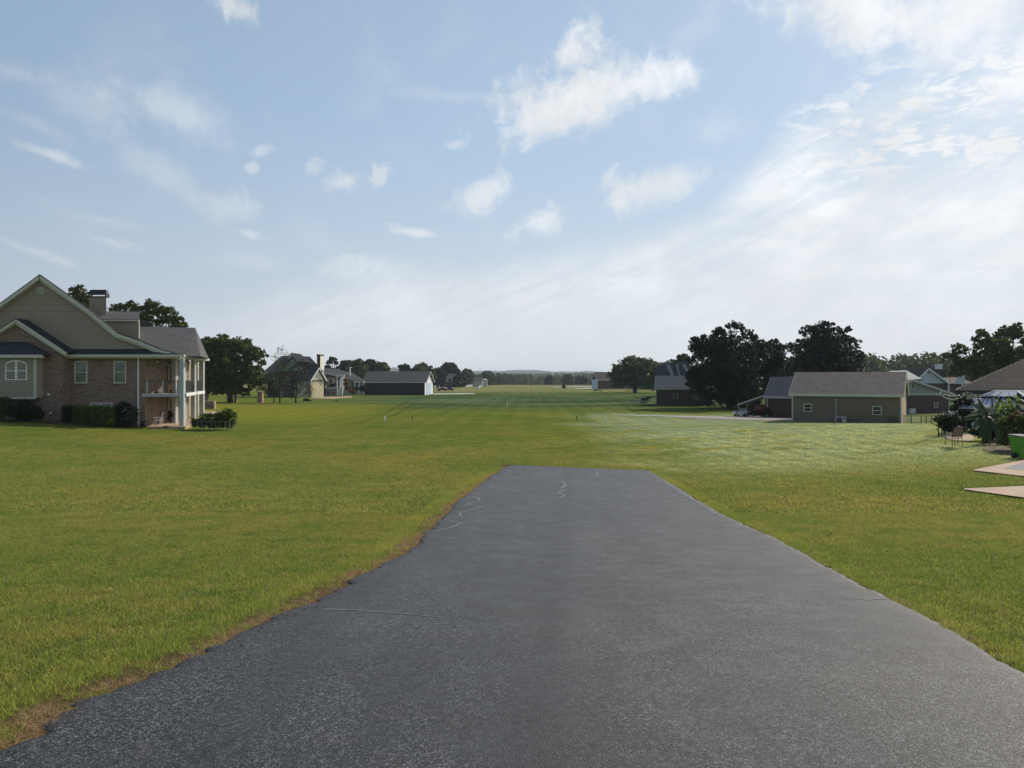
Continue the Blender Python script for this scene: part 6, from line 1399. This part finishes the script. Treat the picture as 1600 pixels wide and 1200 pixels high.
# ------------------------------------------------------------------ garden things at the right edge
def right_garden():
    # green wheeled bin
    d = 33.0; x = at(1591, d); zb = zf(x, d)
    t = thing('wheeled_bin', 'lime green wheeled bin beside the pale patio', 'bin', (x + .12, d, zb), R(6))
    m = MB(); lo = [(-.23, -.26, .06), (.23, -.26, .06), (.23, .22, .06), (-.23, .22, .06)]; hi = [(-.31, -.38, .98), (.31, -.38, .98), (.31, .34, .98), (-.31, .34, .98)]
    m._add(lo + hi, [(0, 3, 2, 1), (4, 5, 6, 7), (0, 1, 5, 4), (1, 2, 6, 5), (2, 3, 7, 6), (3, 0, 4, 7)]); m.box(-.33, .33, -.40, .36, .92, .985); m.box(-.20, .20, -.372, -.30, .60, .64); m.build('body', M['green_plastic'], t)
    m = MB(); m.slab([(-.34, -.42, .99), (.34, -.42, .99), (.34, .38, 1.03), (-.34, .38, 1.03)], (0, 0, .05)); m.build('lid', M['slate_pave'], t)
    m = MB(); m.tube([(-.30, .42, .95), (.30, .42, .95)], .018, 8); m.build('handle', M['black'], t)
    for sx in (-.36, .27): m = MB(); m.tube([(sx, .02, .13), (sx + .09, .02, .13)], .14, 18); w = m.build('wheel', M['rubber'], t); m = MB(); m.tube([(sx - .01, .02, .13), (sx + .10, .02, .13)], .05, 10); m.build('hub', M['black'], w)
    # banana plant with large drooping leaves
    d = 39.0; x0 = at(1541, d); z0 = zf(x0, d); s = d / F
    t = thing('banana_plant', 'big banana plant with long drooping leaves beside the string light pole', 'plant', (x0, d, z0))
    rng = random.Random(8)
    m = MB()
    for k in range(4): a = k * 1.6; m.tube([(.12 * math.cos(a), .12 * math.sin(a), -.05), (.16 * math.cos(a), .16 * math.sin(a), .6), (.1 * math.cos(a), .1 * math.sin(a), 1.7)], [.11, .09, .05], 8)
    m.build('stem', M['mulch'], t)
    def leaf(base, tip, width, droop, mat='banana', name='leaf', yb=0.0):
        b = Vector(base); e = Vector(tip); n = 9; mb = MB(); L = (e - b).length; ax = (e - b).normalized()
        side = ax.cross(Vector((rng.uniform(-.3, .3), -1 + rng.uniform(-.2, .2), .55))).normalized(); q = []
        for i in range(n + 1):
            u = i / n; p = b + (e - b) * u + Vector((0, 0, droop * L * 4 * u * (1 - u))); w = width * (0.12 + .88 * math.sin(math.pi * min(1, u ** .65)) ** .8) * .5 if 0 < u < 1 else width * .04
            rip = 1 + rng.uniform(-.16, .05)
            q.append((p - side * w * rip - Vector((0, 0, w * .35)), p, p + side * w * rip - Vector((0, 0, w * .35))))
        for a, c in zip(q[:-1], q[1:]):
            mb._add([tuple(v) for v in (*a, *c)], [(0, 1, 4, 3), (1, 2, 5, 4)], True)
        mb.tube([tuple(v[1] + Vector((0, 0, -.006))) for v in q], [.022 * (1 - i / (n + 2)) for i in range(n + 1)], 4)
        mb.build(name, M[mat], t)
    def W(px, py, dd=0.0): return ((px - 1541) * s, dd, up(py, d + dd) - z0)
    c = [W(1541, 650, 0), W(1548, 645, .1), W(1537, 654, -.1)]
    for (px, py, dd, w, dr) in [(1524, 622, -.2, .30, .02), (1507, 630.5, -.5, .34, .05), (1507, 644.5, -.6, .32, .04), (1492, 653.5, -.7, .28, .06), (1505, 668, -.9, .30, .12), (1512, 684, -1.0, .30, .22),
                                (1520, 694, -.9, .32, .26), (1530, 698, -.9, .3, .30), (1545, 699, -1.0, .32, .30), (1556, 696, -.9, .32, .26), (1566, 688, -.8, .30, .2), (1575, 674, -.5, .30, .14), (1577, 660, .2, .32, .1),
                                (1568, 646, .3, .3, .06), (1556, 634, .5, .34, .04), (1538, 638, .9, .3, .03), (1515, 655, .5, .28, .08), (1522, 676, -.4, .26, .2), (1550, 684, -.5, .28, .25), (1562, 668, .8, .28, .12), (1530, 650, -.3, .3, .08), (1572, 652, -.2, .28, .06)]:
        b = c[rng.randrange(3)]; leaf((b[0], b[1], b[2]), W(px, py, dd), w * 1.35, dr)
    # broad yellow-green leaved plant behind
    t2 = thing('catalpa_shrub', 'shrub with broad yellow-green leaves behind the banana plant', 'shrub', (at(1563, 41), 41, zf(at(1563, 41), 41)))
    m = MB(); m.tube([(0, 0, -.1), (.05, 0, 1.2), (-.1, 0, 2.0)], [.05, .035, .015], 6); m.tube([(.03, 0, .8), (.5, 0, 1.6), (.75, .1, 2.1)], [.03, .02, .01], 6); m.build('stem', M['bark'], t2)
    t_, t = t, t2
    def bl(px, py, w, mat):
        x, z = at(px, 41) - t2.location.x, up(py, 41) - t2.location.z; a = rng.uniform(-.9, .9); L = w * 1.1
        leaf((x - math.sin(a) * L * .5, rng.uniform(-.2, .2), z + L * .45), (x + math.sin(a) * L * .5, rng.uniform(-.4, .1), z - L * .5), w, .05, mat)
    for px, py in [(1560, 628), (1565, 632), (1557, 634), (1562, 638), (1568, 628), (1578, 630), (1582, 626), (1585, 621), (1588, 618), (1574, 636), (1556, 641), (1567, 637), (1581, 633), (1590, 624), (1552, 645), (1563, 625), (1570, 634), (1576, 625), (1586, 629), (1560, 633), (1571, 641), (1579, 637), (1555, 637), (1566, 643)]:
        bl(px, py, rng.uniform(.20, .32), 'yellow_leaf' if rng.random() < .8 else 'banana')
    for px, py in [(1570, 645), (1578, 642), (1585, 640), (1592, 637), (1575, 652), (1565, 650), (1588, 648), (1596, 628)]: bl(px, py, .36, 'banana')
    t = t_
    shrub('hedge_bush', 'dense hedge bush with bronze tips behind the green bin', 1592, 700, 36.0, [(1578, 664, 13), (1592, 660, 14), (1606, 662, 16), (1582, 680, 15), (1600, 682, 18), (1572, 690, 12), (1588, 696, 14), (1612, 690, 16)], 'hedge', .085, 1900, 511)
    shrub('bronze_shrub', 'bronze and orange tipped shrub top above the dense hedge bush', 1592, 700, 36.2, [(1580, 652, 7), (1592, 649, 7), (1602, 648, 8), (1575, 657, 5)], 'bronze_leaf', .08, 1700, 512)
    shrub('under_shrub', 'dark undergrowth at the foot of the banana plant', 1560, 704, 39.9, [(1530, 690, 8), (1548, 694, 10), (1565, 694, 13), (1578, 698, 10), (1552, 680, 11), (1566, 678, 13), (1564, 664, 9), (1522, 676, 8), (1532, 678, 9), (1540, 686, 10), (1556, 700, 7), (1572, 704, 7)], 'leaf_dark', .09, 1500, 513)
    # tapered dark planter hedge and flowers on the left
    shrub('tapered_hedge', 'dark tapered hedge clump left of the patio chair', 1476, 674, 43.5, [(1468, 656, 8), (1478, 655, 9), (1490, 656, 9), (1472, 664, 8), (1482, 665, 10), (1494, 664, 10), (1486, 650, 8), (1475, 670, 6), (1484, 671, 7), (1493, 671, 7), (1503, 662, 9), (1504, 670, 8)], 'leaf_dark', .085, 1700, 514)
    shrub('green_shrub', 'mid green shrub top left of the white flowers', 1466, 668, 43.0, [(1464, 655, 5), (1470, 652, 5)], 'hedge', .08, 1500, 515)
    shrub('dark_hedge', 'tall black-green hedge between the string lights and the white rendered wall', 1500, 676, 46.0, [(1494, 628, 8), (1503, 625, 9), (1510, 630, 8), (1492, 640, 9), (1500, 642, 12), (1509, 648, 10), (1494, 655, 10), (1502, 660, 12), (1510, 668, 11), (1499, 672, 10), (1506, 638, 10), (1512, 658, 9)], 'leaf_dark', .10, 1500, 516)
    fl = thing('white_flowers', 'loose white flowers above the dark tapered hedge', 'flowers', (at(1486, 43), 43, zf(at(1486, 43), 43)))
    m = MB(); m2 = MB()
    for k in range(46):
        px, py = rng.gauss(1486, 5.5), rng.gauss(645, 2.8); p = (at(px, 43) - fl.location.x, rng.uniform(-.3, .3), up(py, 43) - fl.location.z); m.ball(p, rng.uniform(.02, .045), 6, 4, .6)
        if k % 3 == 0: m2.tube([(p[0] * .6, p[1], p[2] - .7), p], .008, 4)
    m.build('blossoms', M['petal'], fl); m2.build('stems', M['hedge'], fl)
    # string lights on thin black poles
    poles = []
    for px, dd, top, lab in ((1466.4, 41.5, 612.5, 'left thin black pole of the string lights on the lawn'), (1471.6, 42.3, 613, 'thin black pole just right of the left one under the string lights'), (1496.8, 38.6, 641, 'short black pole at the patio edge beside the chair')):
        x = at(px, dd); z = zf(x, dd); t3 = thing('light_pole', lab, 'pole', (x, dd, z), 0, 'string light poles'); hh = up(top, dd) - z
        m = MB(); m.tube([(0, 0, -.1), (0, 0, hh)], .022, 8); m.build('shaft', M['black'], t3); m = MB(); m.tube([(0, 0, hh), (0, 0, hh + .05)], [.035, .02], 8); m.build('cap', M['black'], t3); poles.append((x, dd, z + hh))
    A_ = poles[0]; B_ = (at(1511, 46), 46.0, up(612.5, 46)); C_ = (at(1545, 45), 45.0, up(617, 45)); D_ = (at(1568, 44), 44.0, up(619, 44))
    sl = thing('string_lights', 'string of small round lights sagging from the black pole to the white house', 'string lights', A_); cab = MB(); bulbs = []
    def sag(p, q, k, n):
        pts = []
        for i in range(n + 1): u = i / n; pts.append(tuple(p[j] + (q[j] - p[j]) * u - (4 * k * u * (1 - u) if j == 2 else 0) - A_[j] for j in range(3)))
        return pts
    for p, q, k, n in ((A_, B_, .42, 14), (poles[1], B_, .20, 13), (B_, C_, .10, 5), (C_, D_, .05, 3)):
        pts = sag(p, q, k, n); cab.tube(pts, .010, 4, False); bulbs += pts[1:]
    for k in range(6): a = k; bulbs.append((-.05 + .06 * k * .9, .02 * k, -.05 - .10 * math.sin(k * 1.1)))
    cab.build('cable', M['black'], sl)
    bm = MB(); bm.ball((0, 0, -.05), .035, 8, 6, 1.2); b0 = bm.build('bulb', M['lampglass'], sl); b0.location = bulbs[0]
    for p in bulbs[1:]: o = b0.copy(); COL.objects.link(o); o.parent = sl; o.location = p
    shrub('garland_vine', 'green garland of vine twined along the string lights', 1496, 625, 44.0, [(1476, 619, 2.0), (1483, 621.5, 2.2), (1490, 622, 2.4), (1497, 620.5, 2.4), (1504, 617.5, 2.6), (1509, 614.5, 2.2)], 'hedge', .05, 1200, 517, cat='vine', zb=up(626, 44))
    # patio chair seen from behind
    d = 37.5; x = at(1490.5, d); z = up(689.0, d) ; z = zf(x, d) + .045
    ch = thing('patio_chair', 'patio chair with brown sling back and black frame on the tan patio', 'chair', (x, d, z), R(8))
    m = MB(); m._add([(-.26, -.22, .50), (.26, -.22, .50), (.27, -.33, .98), (-.27, -.33, .98), (-.26, -.20, .50), (.26, -.20, .50), (.27, -.31, .98), (-.27, -.31, .98)], [(0, 1, 2, 3), (7, 6, 5, 4), (0, 4, 5, 1), (1, 5, 6, 2), (2, 6, 7, 3), (3, 7, 4, 0)]); m.build('backrest', M['sling'], ch)
    m = MB(); m.box(-.25, .25, -.18, .28, .42, .45); m.build('seat', M['sling'], ch)
    m = MB(); m.tube([(-.28, -.20, .44), (-.29, -.34, 1.0), (0, -.36, 1.05), (.29, -.34, 1.0), (.28, -.20, .44)], .018, 6); m.tube([(-.28, -.2, .44), (-.28, .3, .44), (.28, .3, .44), (.28, -.2, .44)], .018, 6); m.build('frame', M['black'], ch)
    for sx in (-.28, .28):
        for sy in (-.24, .28): m = MB(); m.tube([(sx, sy, 0), (sx, sy * .9, .44)], .016, 6); m.build('leg', M['black'], ch)
        m = MB(); m.tube([(sx, -.28, .68), (sx, .2, .66), (sx, .26, .44)], .018, 6); m.build('armrest', M['grey_metal'], ch)
    # metal roofed gazebo: two tiers on dark posts
    d = 46.5; zg = zf(at(1545, d), d)
    gz = thing('gazebo', 'metal roofed gazebo with raised ribbed upper tier in front of the white rendered house', 'gazebo', (at(1548, d), d, zg), R(-32)); s = d / F
    zt0, zt1, zt2, zt3 = up(637.5, d) - zg, up(622.5, d) - zg, up(619.0, d) - zg, up(611.2, d) - zg
    a = 2.05; b = .95
    def tier(a0, z0_, a1, z1_, nm, mat, ribs, cy=0.0, ox=0.0, ax=1.0):
        lo = [(ox - a0 * ax, cy - a0, z0_), (ox + a0 * ax, cy - a0, z0_), (ox + a0 * ax, cy + a0, z0_), (ox - a0 * ax, cy + a0, z0_)]; hi = [(ox - a1 * ax, cy - a1, z1_), (ox + a1 * ax, cy - a1, z1_), (ox + a1 * ax, cy + a1, z1_), (ox - a1 * ax, cy + a1, z1_)]
        for k in range(4):
            m = MB(); m.slab([lo[k], lo[(k + 1) % 4], hi[(k + 1) % 4], hi[k]], (0, 0, .03)); pn = m.build(nm, M[mat], gz); mr = MB()
            for i in range(ribs + 1):
                u = i / ribs; p = Vector(lo[k]).lerp(Vector(lo[(k + 1) % 4]), u); q = Vector(hi[k]).lerp(Vector(hi[(k + 1) % 4]), u); mr.beam(p + Vector((0, 0, .05)), q + Vector((0, 0, .04)), .030, .03)
            mr.build('roof_ribs', M['metal_dark' if ribs > 6 else 'white'], pn)
    tier(a, zt0, b, zt1, 'lower_roof_panel', 'metal_pale', 12)
    tier(1.15, zt2, .62, zt3, 'upper_roof_panel', 'metal_pale', 4, ox=1.0, cy=.2, ax=1.25)
    m = MB(); m.box(1.0 - .62 * 1.25, 1.0 + .62 * 1.25, .2 - .62, .2 + .62, zt3, zt3 + .04); m.build('roof_cap', M['metal_pale'], gz)
    m = MB(); m.box(-.55, 2.3, -.8, 1.1, zt1 - .02, zt2 - .01); m.build('upper_tier_wall', M['dark'], gz)
    m = MB(); m.box(-a, a, -a - .02, -a + .08, zt0 - .16, zt0 - .005); m.box(-a, a, a - .08, a + .02, zt0 - .16, zt0 - .005); m.box(-a - .02, -a + .08, -a + .09, a - .09, zt0 - .16, zt0 - .005); m.box(a - .08, a + .02, -a + .09, a - .09, zt0 - .16, zt0 - .005); m.build('eave_frame', M['black'], gz)
    for sx in (-1, 1):
        for sy in (-1, 1): m = MB(); m.box(sx * 1.9 - .07, sx * 1.9 + .07, sy * 1.9 - .07, sy * 1.9 + .07, -.1, zt0 - .16); m.build('post', M['black'], gz)
    # dark pole topped by a green tuft, and the dark parasol at the edge
    x = at(1551, 40.2); t4 = thing('palm_pole', 'dark straight post with a small green tuft on top amid the banana leaves', 'post', (x, 40.2, zf(x, 40.2))); hh = up(621, 40.2) - t4.location.z
    m = MB(); m.tube([(0, 0, -.1), (0, 0, hh)], [.07, .055], 10); m.build('shaft', M['slate_pave'], t4); m = MB()
    for k in range(9): a_ = k * .7; m.tube([(0, 0, hh), (.08 * math.cos(a_), .08 * math.sin(a_), hh + .10), (.15 * math.cos(a_), .15 * math.sin(a_), hh + .05)], [.015, .02, .004], 4)
    m.build('tuft', M['hedge'], t4)
    x = at(1607, 42.5); t5 = thing('parasol', 'black canopy parasol reaching in from the right picture edge', 'parasol', (x, 42.5, zf(x, 42.5))); hh = up(626, 42.5) - t5.location.z
    m = MB(); m.tube([(0, 0, 0), (0, 0, hh)], .03, 8); m.build('pole', M['black'], t5)
    for k in range(8):
        a0, a1 = k * math.pi / 4, (k + 1) * math.pi / 4; rr = 1.15; m = MB(); m.slab([(rr * math.cos(a0), rr * math.sin(a0), hh - .45), (rr * math.cos(a1), rr * math.sin(a1), hh - .45), (0, 0, hh)], (0, 0, .02)); m.build('canopy_panel', M['dark'], t5)
    # mulch under the planting
    sheet('mulch_bed', [(1536, 704), (1548, 706), (1570, 711), (1588, 715), (1600, 690), (1575, 686), (1550, 684), (1536, 690)], 'mulch', .035, 4)
right_garden()

# ------------------------------------------------------------------ morning haze
def haze():
    m, t, b = new_mat('haze'); t.n.remove(b); v = t.node('ShaderNodeVolumePrincipled')
    v.inputs['Color'].default_value = (.74, .86, 1.0, 1); v.inputs['Density'].default_value = HAZE; v.inputs['Anisotropy'].default_value = .2
    t.l.new(v.outputs[0], t.n['Material Output'].inputs['Volume'])
    o = MB().box(-3400, 3400, -300, 4300, -34, 62).build('haze', m); o['kind'] = 'stuff'
HAZE = 0.00013
build_grass()
haze()
